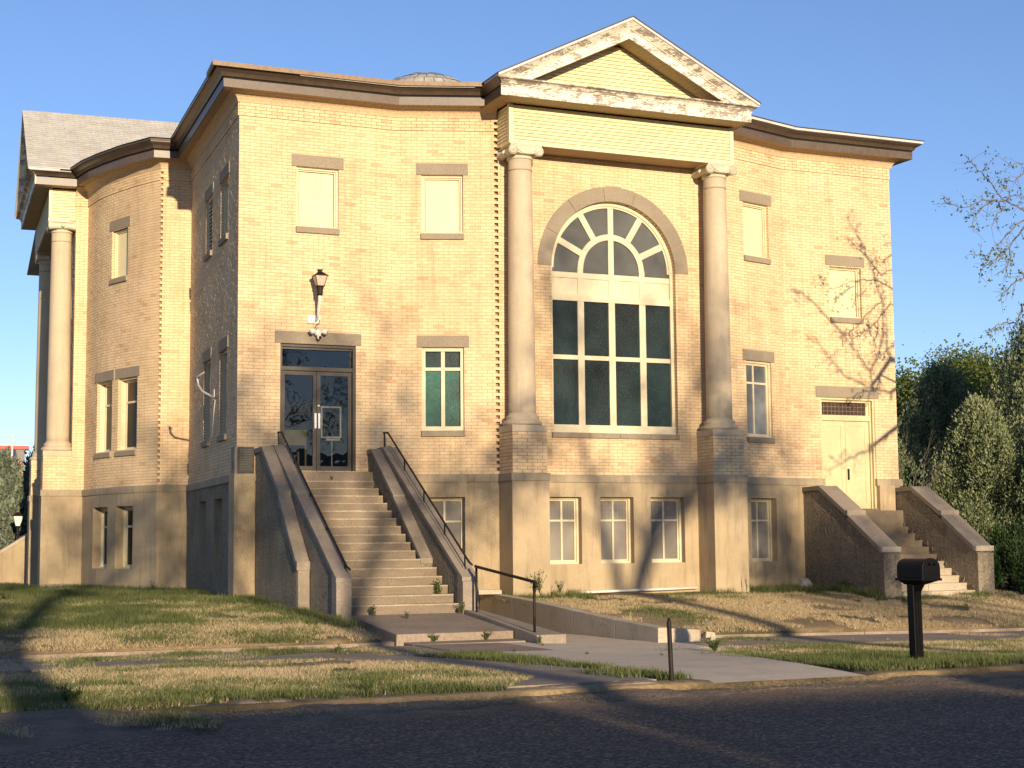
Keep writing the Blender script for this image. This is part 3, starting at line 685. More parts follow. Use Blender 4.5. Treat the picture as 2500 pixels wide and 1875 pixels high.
# ---- porch, built once for the south side and once for the west side
def porch(f, wallobj, name, ev, zap, u0o, u1o, seed, near_first):
    P1, P2 = (.02, .79), (4.75, 5.52); VF = .70
    for pi_, (ua, ub) in enumerate((P1, P2)):
        ped = MB(); fbox(ped, f, ua + .01, ub - .01, -.02, VF - .01, HW1 - .01, 3.85); po = ped.build('pedestal', 'mortar', church)
        # bricks on front and both sides of the pedestal
        o2 = [f(ua, -.0, 0), f(ua, VF, 0), f(ub, VF, 0), f(ub, 0, 0)]
        for k in range(3):
            ww = Wall([(o2[k][0], o2[k][1]), (o2[k + 1][0], o2[k + 1][1])]); ww.p  # outward normal check
            lay_bricks(ww, po, HW1, 3.845, seed + k + 5 * pi_, ledge=False, proud=.004)
        b = MB(); fbox(b, f, ua - .012, ub + .012, -.02, VF + .012, 3.845, 3.985); b.build('cap_block', 'column', po, bevel=.008)
        b = MB(); fbox(b, f, ua - .055, ub + .055, -.02, VF + .055, HW0, HW1); b.build('plinth_band', 'band', po, bevel=.008)
        b = MB(); fbox(b, f, ua - .03, ub + .03, -.02, VF + .03, H0, HW0); b.build('pedestal_base', 'stucco', po)
        uc, vc = (ua + ub) / 2, .33; c = f(uc, vc, 0)
        # column > base, shaft, capital
        sh = MB(); prof = []
        for k in range(25):
            t = k / 24; z = 4.19 + (9.60 - 4.19) * t; r_ = .284 - .037 * (t ** 1.6)
            prof.append((r_, z))
        cut = 22
        col = sh.lathe(prof, c, 36).build('column', 'column', church, smooth=True)
        b = MB(); b.lathe([(.255, 9.352), (.262, 9.356), (.262, 9.372), (.255, 9.376)], c, 36); b.build('neck_ring', 'mortar', col, smooth=True)
        b = MB(); b.lathe([(.30, 3.987), (.39, 3.99), (.412, 4.02), (.412, 4.055), (.385, 4.085), (.345, 4.10), (.335, 4.12), (.345, 4.14), (.35, 4.16), (.335, 4.185), (.295, 4.21), (.286, 4.25)], c, 36); b.build('column_base', 'column', col, smooth=True)
        cap = MB(); cap.lathe([(.24, 9.58), (.275, 9.60), (.28, 9.62), (.27, 9.64), (.25, 9.66), (.29, 9.69), (.325, 9.73), (.30, 9.77), (.2, 9.80)], c, 36)
        fbox(cap, f, uc - .355, uc + .355, vc - .345, vc + .345, 9.835, 9.868)
        # canalis: a dished slab between the volutes, front and back
        poly = []
        for k in range(13):
            t = k / 12; poly.append((-.29 + .58 * t, 9.668 + .055 * (1 - math.sin(math.pi * t)) - .0))
        poly += [(.31, 9.835), (-.31, 9.835)]
        cap.prism(poly, lambda p, k: f(uc + p[0], vc + (-.335, .335)[k], p[1]))
        co_ = cap.build('capital', 'capital', col)
        vb = MB()
        for sg in (-1, 1):
            # bolster along v, waisted, ending in volute faces
            pr2 = []
            for k in range(17):
                t = k / 16; vv = -.34 + .68 * t; q = abs(t - .5) * 2; r_ = .065 + .045 * q ** 1.5 + (.012 if .38 < t < .46 or .54 < t < .62 else 0)
                pr2.append((f(uc + sg * .29, vc + vv, 9.745), r_))
            vb.tube([p for p, _ in pr2], [r for _, r in pr2], 20)
            for vs in (-1, 1):
                pts = []
                for k in range(46):
                    a = k / 45 * 2 * math.pi * 2.3; rr_ = .104 * math.exp(-a * .135)
                    pts.append(f(uc + sg * .29 + sg * rr_ * math.sin(a) * -1 * -1, vc + vs * .342, 9.745 + rr_ * math.cos(a)))
                vb.tube(pts, [.0125 * (1 - .5 * k / 45) for k in range(46)], 6)
                vb.tube([f(uc + sg * .29, vc + vs * .33, 9.745), f(uc + sg * .29, vc + vs * .36, 9.745)], .018, 10)
        for vs in (-1, 1):
            pts = []
            for k in range(17):
                t = k / 16; pts.append(f(uc - .27 + .54 * t, vc + vs * .345, 9.835 - .0 - .165 * math.sin(math.pi * t) ** .8 + .01))
            vb.tube(pts, .011, 6)
        for us in (-1, 1):       # egg on the bolster side
            vb.tube([f(uc + us * .35, vc, 9.70), f(uc + us * .375, vc, 9.74), f(uc + us * .35, vc, 9.79)], [.02, .055, .02], 10)
        vb.build('volute', 'capital', col, smooth=True)
    # entablature box, clad with boards
    E0, E1, EV = .03, 5.43, .665
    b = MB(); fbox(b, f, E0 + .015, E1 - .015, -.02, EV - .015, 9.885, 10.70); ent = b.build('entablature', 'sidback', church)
    zb0, zb1 = 9.90, 10.70; nb = 11; h = (zb1 - zb0) / nb
    def board(u0, u1, v, z, hh, side=None):
        b = MB()
        if side is None: b.hexa([f(u0, v, z), f(u1, v, z), f(u1, v - .02, z), f(u0, v - .02, z), f(u0, v - .010, z + hh), f(u1, v - .010, z + hh), f(u1, v - .02, z + hh), f(u0, v - .02, z + hh)])
        else:
            s_ = side; uu = u0
            b.hexa([f(uu, -.01, z), f(uu, v, z), f(uu - s_ * .02, v, z), f(uu - s_ * .02, -.01, z), f(uu - s_ * .010, -.01, z + hh), f(uu - s_ * .010, v, z + hh), f(uu - s_ * .02, v, z + hh), f(uu - s_ * .02, -.01, z + hh)])
        return b.build('siding_board', 'siding', ent)
    for k in range(nb):
        z = zb0 + k * h
        board(E0 + .085, E1 - .085, EV + .01, z, h - .009)
        board(E0 - .01, 0, EV - .08, z, h - .009, -1); board(E1 + .01, 0, EV - .08, z, h - .009, 1)
    for ua, ub in ((E0 - .014, E0 + .08), (E1 - .08, E1 + .014)):
        b = MB(); fbox(b, f, ua, ub, EV - .075, EV + .014, 9.885, 10.71); b.build('corner_trim', 'sidetrim', ent)
    b = MB(); fbox(b, f, .79, 4.75, EV - .03, EV + .02, 9.862, 9.897); b.build('bottom_trim', 'sidetrim', ent)
    b = MB(); fbox(b, f, E0 - .01, P1[1] + .0, EV - .5, EV + .024, 9.869, 9.899); fbox(b, f, P2[0], E1 + .01, EV - .5, EV + .024, 9.869, 9.899); b.build('bottom_trim', 'sidetrim', ent)
    def slats(u0, u1, v0, v1, z, n, par, diag=False):
        w_ = (u1 - u0) / n
        for k in range(n):
            b = MB(); fbox(b, f, u0 + k * w_ + .004, u0 + (k + 1) * w_ - .004, v0, v1, z, z + .012); b.build('soffit_slat', 'soffit', par)
    slats(.80, 4.74, .02, EV - .035, 9.868, 40, ent)
    b = MB(); fbox(b, f, .80, 4.74, .0, EV - .03, 9.884, 9.886); b.build('soffit_backing', 'black', ent)
    # horizontal cornice and pediment
    ped = bpy.data.objects.new('pediment', None); C.objects.link(ped); ped.parent = church
    UL, UR = u0o, u1o; v1, v2 = ev - .14, ev
    slats(UL + .14, UR - .14, EV + .0, v1 - .012, 10.722, 56, ped)
    b = MB(); fbox(b, f, UL + .14, UR - .14, .0, v1 - .01, 10.738, 10.742); b.build('soffit_backing', 'black', ped)
    for (sa, sb) in ((UL + .15, E0 - .02), (E1 + .02, UR - .15)):       # side soffits running back to the wall
        for k in range(7):
            b = MB(); vv = .03 + k * .09; fbox(b, f, sa, sb, vv + .004, vv + .086, 10.722, 10.734); b.build('soffit_slat', 'soffit', ped)
    # fascia band + crown mould, front
    b = MB(); fbox(b, f, UL + .125, UR - .125, v1 - .03, v1, 10.715, 10.925); fbox(b, f, UL + .11, UR - .11, v1 - .03, v1 + .018, 10.925, 10.945); b.build('cornice_fascia', 'peel', ped)
    b = MB(); cy = [(v1, 10.945), (v1 + .018, 10.955), (v1 + .03, 10.985), (v1 + .07, 11.02), (v2 - .015, 11.035), (v2, 11.042), (v2, 11.06), (v1 - .05, 11.06)]
    def crown(b, cy, ua, ub, mit=True):
        k = len(cy); A = [f(ua - ((v - v1) if mit else 0), v, z) for v, z in cy]; B_ = [f(ub + ((v - v1) if mit else 0), v, z) for v, z in cy]
        for i in range(k): b.face([A[i], B_[i], B_[(i + 1) % k], A[(i + 1) % k]])
        b.face(A); b.face(list(reversed(B_)))
    crown(b, cy, UL + .14, UR - .14); b.build('cornice_crown', 'peel2', ped)
    # brown side returns of the cornice
    for sg, uu in ((-1, UL + .13), (1, UR - .13)):
        b = MB(); fbox(b, f, min(uu, uu - sg * .03), max(uu, uu - sg * .03), -.2, v1 - .02, 10.712, 10.90)
        pr3 = [(0, 10.93), (.03, 10.975), (.08, 11.02), (.13, 11.04), (.13, 11.07), (-.03, 11.07), (-.03, 10.93)]
        A = [f(uu + sg * o, -.3, z) for o, z in pr3]; B_ = [f(uu + sg * o, v1 - .03 + o, z) for o, z in pr3]
        for i in range(len(pr3)): b.face([A[i], B_[i], B_[(i + 1) % len(pr3)], A[(i + 1) % len(pr3)]])
        b.face(B_); b.build('side_return', 'gutter', ped)
    # raking members (beams between corner and apex)
    um = (UL + UR) / 2; ht = zap - 11.09; hw_ = (UR - UL) / 2
    sl = ht / hw_
    def rake(d0, d1, va, vb, mat, nm, slope_in=None, par=ped):
        """vertical depths d0<d1 below the roof edge line, from v=va to vb"""
        for sg in (-1, 1):
            b = MB(); ue = um + sg * hw_
            def pt(d, t): return (um + sg * hw_ * t, zap - d - ht * t)
            tb0 = max(0, (ht - d0 + 0.03) / ht) if d0 > .03 else 1.0
            tb1 = max(0, (ht - d1 + 0.03) / ht) if d1 > .03 else 1.0
            A, B2, C2, D2 = pt(d0, 0), pt(d0, tb0), pt(d1, tb1), pt(d1, 0)
            ring = [A, B2, C2, D2]
            v_top = vb if not isinstance(vb, tuple) else vb[0]; v_bot = vb if not isinstance(vb, tuple) else vb[1]
            fr = [f(A[0], v_top, A[1]), f(B2[0], v_top, B2[1]), f(C2[0], v_bot, C2[1]), f(D2[0], v_bot, D2[1])]
            bk = [f(p[0], va, p[1]) for p in ring]
            b.face(fr if sg > 0 else list(reversed(fr))); b.face(bk)
            for i in range(4): j = (i + 1) % 4; b.face([fr[i], fr[j], bk[j], bk[i]])
            b.build(nm, mat, par)
    rake(-.022, .03, v1 - .6, v2 + .03, 'drip', 'raking_edge')
    rake(.03, .165, v1 - .05, (v2 + .005, v1 + .02), 'peel', 'raking_crown')
    rake(.165, .185, v1 - .05, v1 + .02, 'wfrm', 'raking_bead')
    rake(.185, .395, v1 - .04, v1 - .002, 'peel', 'raking_fascia')
    # raking soffit slats
    nsl = 34
    for sg in (-1, 1):
        for k in range(nsl):
            t0, t1 = k / nsl, (k + 1) / nsl; d = .375
            ua_, ub_ = um + sg * hw_ * t0, um + sg * hw_ * t1 - sg * .007; za_ = zap - d - ht * t0; zb_ = za_ - (t1 - t0) * ht
            if zb_ < 11.055: continue
            b = MB(); b.hexa([f(ua_, v1 - .04, za_), f(ub_, v1 - .04, zb_), f(ub_, EV + .01, zb_), f(ua_, EV + .01, za_), f(ua_, v1 - .04, za_ + .012), f(ub_, v1 - .04, zb_ + .012), f(ub_, EV + .01, zb_ + .012), f(ua_, EV + .01, za_ + .012)])
            b.build('soffit_slat', 'soffit', ped)
    # tympanum boards
    z = 11.03; hh = .079; k = 0
    tb = MB()
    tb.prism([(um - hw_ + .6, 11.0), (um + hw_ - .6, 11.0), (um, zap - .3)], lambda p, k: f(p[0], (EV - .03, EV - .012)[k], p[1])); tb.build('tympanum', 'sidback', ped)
    while z < zap - .47:
        h2 = (zap - .375 - z) / sl; h3 = (zap - .375 - z - hh) / sl
        if h3 < .03: h3 = .01
        b = MB(); b.hexa([f(um - h2, EV + .012, z), f(um + h2, EV + .012, z), f(um + h2, EV - .011, z), f(um - h2, EV - .011, z), f(um - h3, EV + .002, z + hh - .009), f(um + h3, EV + .002, z + hh - .009), f(um + h3, EV - .011, z + hh - .009), f(um - h3, EV - .011, z + hh - .009)])
        b.build('siding_board', 'siding', ped); z += hh
    # gable roof running back
    b = MB(); bk = -9.0
    for sg in (-1, 1):
        zz = zap + .024
        A, B2 = (um, zz), (um + sg * (hw_ + .02), zz - ht - .01)
        b.hexa([f(A[0], v2 + .045, A[1]), f(B2[0], v2 + .045, B2[1]), f(B2[0], bk, B2[1]), f(A[0], bk, A[1]), f(A[0], v2 + .045, A[1] + .025), f(B2[0], v2 + .045, B2[1] + .025), f(B2[0], bk, B2[1] + .025), f(A[0], bk, A[1] + .025)])
    gr = b.build('gable_roof', 'gutter' if near_first else 'shingle', church)
    # shingles on the slope facing the street (west porch only)
    if not near_first:
        sg = 1; rows = 28; pc = []; sl_len = math.hypot(hw_, ht); rg = random.Random(4)
        for r_ in range(rows):
            t1 = 1 - r_ / rows; t0 = 1 - (r_ + 1.12) / rows
            vv = v2 + .06 - (.15 if r_ % 2 else 0) - rg.uniform(0, .08)
            while vv > -5.5:
                wv = .29; th = .014 + rg.uniform(0, .006)
                va_, vb_ = vv - wv + .008, min(vv, v2 + .05)
                pa = lambda t, v, q: f(um + sg * hw_ * t, v, zap + .052 - ht * t + q)
                if vb_ > va_: pc.append(([pa(t1, vb_, th), pa(t1, va_, th), pa(max(t0, 0), va_, .002), pa(max(t0, 0), vb_, .002), pa(t1, vb_, th + .01), pa(t1, va_, th + .01), pa(max(t0, 0), va_, .008), pa(max(t0, 0), vb_, .008)], rg.random()))
                vv -= wv
        pc.sort(key=lambda a: (Vector(a[0][0]) - camv).length)
        for q, t in pc[:300]: MB().hexa(q, t).build('shingle', 'shingle', gr)
        b = MB()
        for q, t in pc[300:]: b.hexa(q, t)
        if b.v: b.build('shingle_courses', 'shingle', gr, kind='stuff')
        # white edge strip
    # arched voussoirs
    ca, zs_, ri, ro = 2.77, 7.46, 1.51, 1.835
    wd = wallobj
    cutsA = [0, 22, 47, 73, 98, 127, 153, 180]
    for k in range(len(cutsA) - 1):
        b = MB(); a0, a1 = R(cutsA[k]) + .004, R(cutsA[k + 1]) - .004; n_ = 8
        for i in range(n_):
            q0, q1 = a0 + (a1 - a0) * i / n_, a0 + (a1 - a0) * (i + 1) / n_
            g0 = lambda r_, a, v: f(ca + r_ * math.cos(a), v, zs_ + .05 * 0 + r_ * math.sin(a))
            b.hexa([g0(ri, q0, .018), g0(ro, q0, .018), g0(ro, q0, -.05), g0(ri, q0, -.05), g0(ri, q1, .018), g0(ro, q1, .018), g0(ro, q1, -.05), g0(ri, q1, -.05)], skip=(0, 1) if 0 < i < n_ - 1 else ())
        b.build('arch_stone', 'stone', wd)
    # big window: frame, mullions, panes
    win = MB(); D = -.15
    def fr(u0, u1, z0, z1, v0=D - .05, v1=D): fbox(win, f, u0, u1, v0, v1, z0, z1)
    UA, UB_ = 1.26, 4.28
    fr(UA, UA + .075, 3.99, zs_, D - .05, D + .03); fr(UB_ - .075, UB_, 3.99, zs_, D - .05, D + .03)
    fr(UA, UB_, 3.90, 4.075, D - .05, D + .05)
    fr(UA + .075, UB_ - .075, 6.755, 6.905, D - .05, D + .015); fr(UA + .075, UB_ - .075, 6.905, 7.25, D - .05, D - .02); fr(UA + .075, UB_ - .075, 7.255, 7.375, D - .05, D)
    for uc_ in (2.02, 2.77, 3.525): fr(uc_ - .076, uc_ + .076, 4.075, 6.76, D - .05, D + .004)
    for uc_ in (2.02, 2.77, 3.525): fr(uc_ - .066, uc_ + .066, 6.9, 7.5 if uc_ != 2.77 else 8.97, D - .05, D + .002)
    fr(UA + .075, UB_ - .075, 5.485, 5.58, D - .05, D - .01)
    def arc(r0_, r1_, a0, a1, v0, v1, n_=32):
        for i in range(n_):
            q0, q1 = a0 + (a1 - a0) * i / n_, a0 + (a1 - a0) * (i + 1) / n_
            g0 = lambda r_, a, v: f(ca + r_ * math.cos(a), v, zs_ + r_ * math.sin(a))
            win.hexa([g0(r0_, q0, v1), g0(r1_, q0, v1), g0(r1_, q0, v0), g0(r0_, q0, v0), g0(r0_, q1, v1), g0(r1_, q1, v1), g0(r1_, q1, v0), g0(r0_, q1, v0)], skip=(0, 1))
    arc(1.43, 1.512, 0, math.pi, D - .05, D + .03); arc(1.39, 1.43, 0, math.pi, D - .05, D + .0); arc(.68, .81, 0, math.pi, D - .05, D + .004)
    for deg in (26, 58.5, 121.5, 154):
        a = R(deg); d_ = (math.cos(a), math.sin(a)); nrm_ = (-d_[1], d_[0]); w_ = .07
        q = [(ca + d_[0] * r_ + nrm_[0] * s_ * w_, zs_ + d_[1] * r_ + nrm_[1] * s_ * w_) for r_, s_ in ((.79, 1), (.79, -1), (1.42, -1), (1.42, 1))]
        win.prism(q, lambda p, k: f(p[0], (D - .05, D - .002)[k], p[1]))
    wo_ = win.build('arched_window', 'wfrm', church)
    dg = D - .035
    for k in range(4):
        ua_ = (1.335, 2.103, 2.853, 3.608)[k]; ub_ = (1.937, 2.687, 3.442, 4.205)[k]
        for za_, zb_ in ((4.075, 5.485), (5.58, 6.755)):
            b = MB(); b.face([f(ua_ - .01, dg, za_ - .01), f(ub_ + .01, dg, za_ - .01), f(ub_ + .01, dg, zb_ + .01), f(ua_ - .01, dg, zb_ + .01)]); b.build('pane', 'teal', wo_)
    angs = [0, 26, 58.5, 90, 121.5, 154, 180]
    for k in range(6):
        b = MB(); poly = []
        for i in range(9): a = R(angs[k] + (angs[k + 1] - angs[k]) * i / 8); poly.append((ca + 1.43 * math.cos(a), zs_ + 1.43 * math.sin(a)))
        for i in range(9): a = R(angs[k + 1] + (angs[k] - angs[k + 1]) * i / 8); poly.append((ca + .70 * math.cos(a), zs_ + .70 * math.sin(a)))
        if k in (0, 5):
            s_ = 1 if k == 0 else -1
            tail = [(ca + s_ * .70, 7.37), (ca + s_ * 1.43, 7.37)]
            poly = (poly + tail) if k == 0 else (poly[:9] + [(ca - 1.43, 7.37), (ca - .70, 7.37)] + poly[9:])
        b.face([f(p[0], dg - .001, p[1]) for p in poly]); b.build('fan_pane', 'grey', wo_)
    for s_ in (-1, 1):
        b = MB(); poly = [(ca, 7.37), (ca + s_ * .69, 7.37)] + [(ca + s_ * .69 * math.cos(R(9 * i)), zs_ + .69 * math.sin(R(9 * i))) for i in range(11)]
        if s_ < 0: poly = list(reversed(poly))
        b.face([f(p[0], dg - .002, p[1]) for p in poly]); b.build('fan_pane', 'grey', wo_)
    for k, (ua_, ub_) in enumerate(((1.225, 2.1), (2.105, 2.83), (2.835, 3.55), (3.555, 4.295))):
        b = MB(); fbox(b, f, ua_, ub_, -.1, .055, 3.785, 3.898); b.build('sill_stone', 'stone', wo_, bevel=.006)
wc_obj = bpy.data.objects['porch_wall']; ww_obj = bpy.data.objects['west_porch_wall']
porch(FS, wc_obj, 'south', 1.35, 12.645, -.51, 5.71, 100, True)
porch(FW, ww_obj, 'west', 1.2, 13.36, -.51, 5.95, 200, False)

# ---- ordinary windows
def wframe(w, o):
    a = Vector(w.pos(o[0], 0, 0)); c = Vector(w.pos(o[1], 0, 0)); e = (c - a); W_ = e.length; e = e / W_; n = Vector((e.y, -e.x, 0))
    return (lambda u, v, z: (a.x + e.x * u + n.x * v, a.y + e.y * u + n.y * v, z)), W_
def lintel(f, W_, z, par, ext=.105, h=.25):
    b = MB(); fbox(b, f, -ext, W_ + ext, -.1, .022, z + .004, z + h); return b.build('lintel', 'stone', par, bevel=.004)
def sill(f, W_, z, par):
    b = MB(); fbox(b, f, -.012, W_ + .012, -.2, .06, z - .125, z - .002); return b.build('sill', 'stone', par, bevel=.004)
def ringframe(f, u0, u1, z0, z1, t, v0, v1, b=None):
    b = b or MB()
    fbox(b, f, u0, u0 + t, v0, v1, z0, z1); fbox(b, f, u1 - t, u1, v0, v1, z0, z1); fbox(b, f, u0 + t, u1 - t, v0, v1, z0, z0 + t); fbox(b, f, u0 + t, u1 - t, v0, v1, z1 - t, z1); return b
def pane(f, u0, u1, z0, z1, v, mat, par, nm='pane'):
    b = MB(); b.face([f(u0, v, z0), f(u1, v, z0), f(u1, v, z1), f(u0, v, z1)]); return b.build(nm, mat, par)
def window(w, o, kind, label=None, lint=True):
    f, W_ = wframe(w, o); z0, z1 = o[2], o[3]; H_ = z1 - z0
    if kind == 'board':
        b = ringframe(f, 0, W_, z0, z1, .045, -.14, -.06); ringframe(f, .045, W_ - .045, z0 + .0, z1 - .045, .03, -.14, -.095, b)
        wo = b.build('window', 'wfrm', church)
        b = MB(); fbox(b, f, .088, W_ - .088, -.13, -.118, z0 + .045, z1 - .088); b.build('window_board', 'peelboard' if label == 'P' else 'board', wo)
        if label == 'P': wo['label'] = 'boarded window with paint peeling along its bottom edge'
    elif kind == 'quad':
        b = ringframe(f, 0, W_, z0, z1, .075, -.16, -.06); zr = z0 + H_ * .725
        fbox(b, f, .075, W_ - .075, -.15, -.085, zr, zr + .065); fbox(b, f, W_ / 2 - .04, W_ / 2 + .04, -.15, -.087, z0 + .075, z1 - .07)
        fbox(b, f, .06, W_ - .06, -.15, -.04, z0 + .0, z0 + .09)
        wo = b.build('window', 'wfrm', church)
        for ua, ub in ((.07, W_ / 2 - .03), (W_ / 2 + .03, W_ - .07)):
            pane(f, ua, ub, z0 + .08, zr, -.13, 'green', wo); pane(f, ua, ub, zr + .06, z1 - .07, -.13, 'teal', wo)
        wo['label'] = 'four-pane window with green hammered glass and white cross bars'
    elif kind == 'curtain':
        b = ringframe(f, 0, W_, z0, z1, .05, -.14, -.04); ringframe(f, .05, W_ - .05, z0 + .03, z1 - .05, .05, -.14, -.08, b); zr = z0 + H_ * .70
        fbox(b, f, .1, W_ - .1, -.13, -.09, zr, zr + .045); fbox(b, f, W_ * .40 - .022, W_ * .40 + .022, -.13, -.092, z0 + .07, z1 - .08)
        wo = b.build('window', 'wfrm', church)
        for ua, ub in ((.09, W_ * .40 - .015), (W_ * .40 + .015, W_ - .09)):
            pane(f, ua, ub, z0 + .07, zr + .01, -.115, 'curtain', wo); pane(f, ua, ub, zr + .04, z1 - .09, -.115, 'curtain', wo)
    elif kind == 'base':
        zz1 = z1; b = ringframe(f, .0, W_, z0 + .0, zz1, .045, -.24, -.13); ringframe(f, .045, W_ - .045, z0 + .045, zz1 - .045, .035, -.24, -.17, b); zr = z0 + H_ * .635
        fbox(b, f, .08, W_ - .08, -.23, -.175, zr, zr + .04); fbox(b, f, W_ / 2 - .022, W_ / 2 + .022, -.23, -.177, z0 + .08, zz1 - .08)
        wo = b.build('window', 'wfrm', church)
        for ua, ub in ((.075, W_ / 2 - .018), (W_ / 2 + .018, W_ - .075)):
            pane(f, ua, ub, z0 + .075, zr + .005, -.205, 'frost', wo); pane(f, ua, ub, zr + .035, zz1 - .075, -.205, 'frost', wo)
            lb_ = MB()
            for k in range(1, 4): fbox(lb_, f, ua + (ub - ua) * k / 4 - .003, ua + (ub - ua) * k / 4 + .003, -.204, -.199, zr + .04, zz1 - .08)
            for k in range(1, 4): fbox(lb_, f, ua, ub, -.204, -.1995, zr + .04 + (zz1 - zr - .12) * k / 4 - .003, zr + .04 + (zz1 - zr - .12) * k / 4 + .003)
            lb_.build('lead_grid', 'fargrey', wo)
    elif kind in ('deep', 'deepbase'):
        dp = -.23 if kind == 'deep' else -.27; b = MB(); v1 = -.06 if kind == 'deep' else -.17
        fbox(b, f, 0, .03, dp, v1, z0, z1); fbox(b, f, W_ - .03, W_, dp, v1, z0, z1); fbox(b, f, .03, W_ - .03, dp, v1, z0, z0 + .04); fbox(b, f, .03, W_ - .03, dp, v1, z1 - .04, z1)
        ringframe(f, .03, W_ - .03, z0 + .04, z1 - .04, .055, dp, dp + .04, b); zr = z0 + H_ * .66
        fbox(b, f, .08, W_ - .08, dp, dp + .04, zr, zr + .05)
        wo = b.build('window', 'wfrm', church)
        pane(f, .08, W_ - .08, z0 + .09, zr + .01, dp + .015, 'dglass', wo); pane(f, .08, W_ - .08, zr + .04, z1 - .09, dp + .015, 'lead' if kind == 'deep' else 'dglass', wo)
    elif kind == 'louver':
        b = ringframe(f, 0, W_, z0, z1, .05, -.16, -.03); wo = b.build('window', 'wfrm', church); k = z0 + .06
        while k < z1 - .1:
            b = MB(); b.hexa([f(.05, -.05, k), f(W_ - .05, -.05, k), f(W_ - .05, -.15, k + .06), f(.05, -.15, k + .06), f(.05, -.05, k + .015), f(W_ - .05, -.05, k + .015), f(W_ - .05, -.15, k + .075), f(.05, -.15, k + .075)])
            b.build('louver_slat', 'wfrm', wo); k += .085
        wo['label'] = 'louvred upper window on the shaded tower side'
    if lint: lintel(f, W_, z1, wo); sill(f, W_, z0, wo)
    return wo
window(W1, W1.open[0], 'board', 'P')
window(W2, W2.open[0], 'board'); window(W2, W2.open[1], 'quad'); window(W2, W2.open[2], 'base', lint=False)
for o in WC.open[1:]: window(WC, o, 'base', lint=False)
for o in WWC.open[1:]: window(WWC, o, 'base', lint=False)
window(WA, WA.open[0], 'board'); window(WA, WA.open[1], 'curtain'); window(WA, WA.open[2], 'base', lint=False)
window(W4, W4.open[0], 'board')
window(WS, WS.open[0], 'board'); window(WS, WS.open[1], 'louver'); window(WS, WS.open[2], 'deep'); window(WS, WS.open[3], 'deep'); window(WS, WS.open[4], 'deepbase', lint=False); window(WS, WS.open[5], 'deepbase', lint=False)
window(WLT, WLT.open[0], 'board'); window(WLT, WLT.open[1], 'deep'); window(WLT, WLT.open[2], 'deep'); window(WLT, WLT.open[3], 'deepbase', lint=False); window(WLT, WLT.open[4], 'deepbase', lint=False)

# ---- front glazed door
f, W_ = wframe(W1, W1.open[1]); z0, z1 = 3.045, 5.64
b = ringframe(f, .0, W_, z0, z1, .05, -.2, -.04); b2 = ringframe(f, .0, W_, z0, z1, .05, -.2, -.04)
b = MB(); fbox(b, f, 0, .05, -.2, -.04, z0, z1); fbox(b, f, W_ - .05, W_, -.2, -.04, z0, z1); fbox(b, f, .05, W_ - .05, -.2, -.04, z1 - .055, z1); fbox(b, f, .05, W_ - .05, -.2, -.07, 5.105, 5.185)
fbox(b, f, .05, W_ - .05, -.2, -.09, z1 - .10, z1 - .06); fbox(b, f, .05, W_ - .05, -.22, -.03, z0 - .002, z0 + .015)
door = b.build('glazed_double_door', 'bronze', church); lintel(f, W_, z1, door, .115, .255)
door['label'] = 'glazed double door with dark bronze frame at the top of the front stairs'
pane(f, .05, W_ - .05, 5.18, z1 - .09, -.15, 'doorglass', door, 'transom_pane')
mid = W_ / 2
for s_ in (0, 1):
    ua, ub = (.055, mid - .004) if s_ == 0 else (mid + .004, W_ - .055)
    b = MB(); fbox(b, f, ua, ua + .075, -.17, -.12, z0 + .02, 5.10); fbox(b, f, ub - .075, ub, -.17, -.12, z0 + .02, 5.10); fbox(b, f, ua + .075, ub - .075, -.17, -.12, z0 + .02, z0 + .12); fbox(b, f, ua + .075, ub - .075, -.17, -.12, 5.02, 5.10)
    b.build('door_leaf', 'bronze', door); pane(f, ua + .07, ub - .07, z0 + .11, 5.03, -.145, 'doorglass', door)
    b = MB(); hu = ub - .035 if s_ == 0 else ua + .035
    fbox(b, f, hu - .022, hu + .022, -.085, -.06, 3.93, 4.24); fbox(b, f, hu - .012, hu + .012, -.12, -.085, 3.96, 3.99); fbox(b, f, hu - .012, hu + .012, -.12, -.085, 4.18, 4.21)
    b.build('door_handle', 'steel', door)
b = MB(); b.tube([f(mid + .04, -.12, 4.40), f(mid + .04, -.105, 4.40)], .02, 12); b.build('lock_cylinder', 'steel', door)
# vestibule behind the door
b = MB(); b.face([(7.9, 31.2, 3.04), (10.6, 31.2, 3.04), (10.6, 35, 3.04), (7.9, 35, 3.04)]); b.face([(7.9, 35, 3.04), (10.6, 35, 3.04), (10.6, 35, 6.2), (7.9, 35, 6.2)])
b.face([(7.92, 31.2, 3.04), (7.92, 35, 3.04), (7.92, 35, 6.2), (7.92, 31.2, 6.2)]); b.face([(10.58, 31.2, 3.04), (10.58, 35, 3.04), (10.58, 35, 6.2), (10.58, 31.2, 6.2)]); b.face([(7.9, 31.2, 6.2), (10.6, 31.2, 6.2), (10.6, 35, 6.2), (7.9, 35, 6.2)])
b.build('vestibule', 'interior', church)
MT['mustard'] = surf('mustard_fabric', (.30, .24, .08), .9, .15)
tb = thing('side_table', 'mustard covered table just inside the glazed front door', 'table', (8.85, 32.1, 3.04))
b = MB(); b.box(8.5, 9.15, 31.7, 32.3, 3.62, 3.94); b.build('table_top', 'mustard', tb); b = MB()
for x_, y_ in ((8.53, 31.73), (9.12, 31.73), (8.53, 32.27), (9.12, 32.27)): b = MB(); b.box(x_ - .02, x_ + .02, y_ - .02, y_ + .02, 3.04, 3.62); b.build('leg', 'mustard', tb)
es = thing('sign_stand', 'white pedestal sign stand behind right door leaf', 'sign stand', (9.6, 31.45, 3.04))
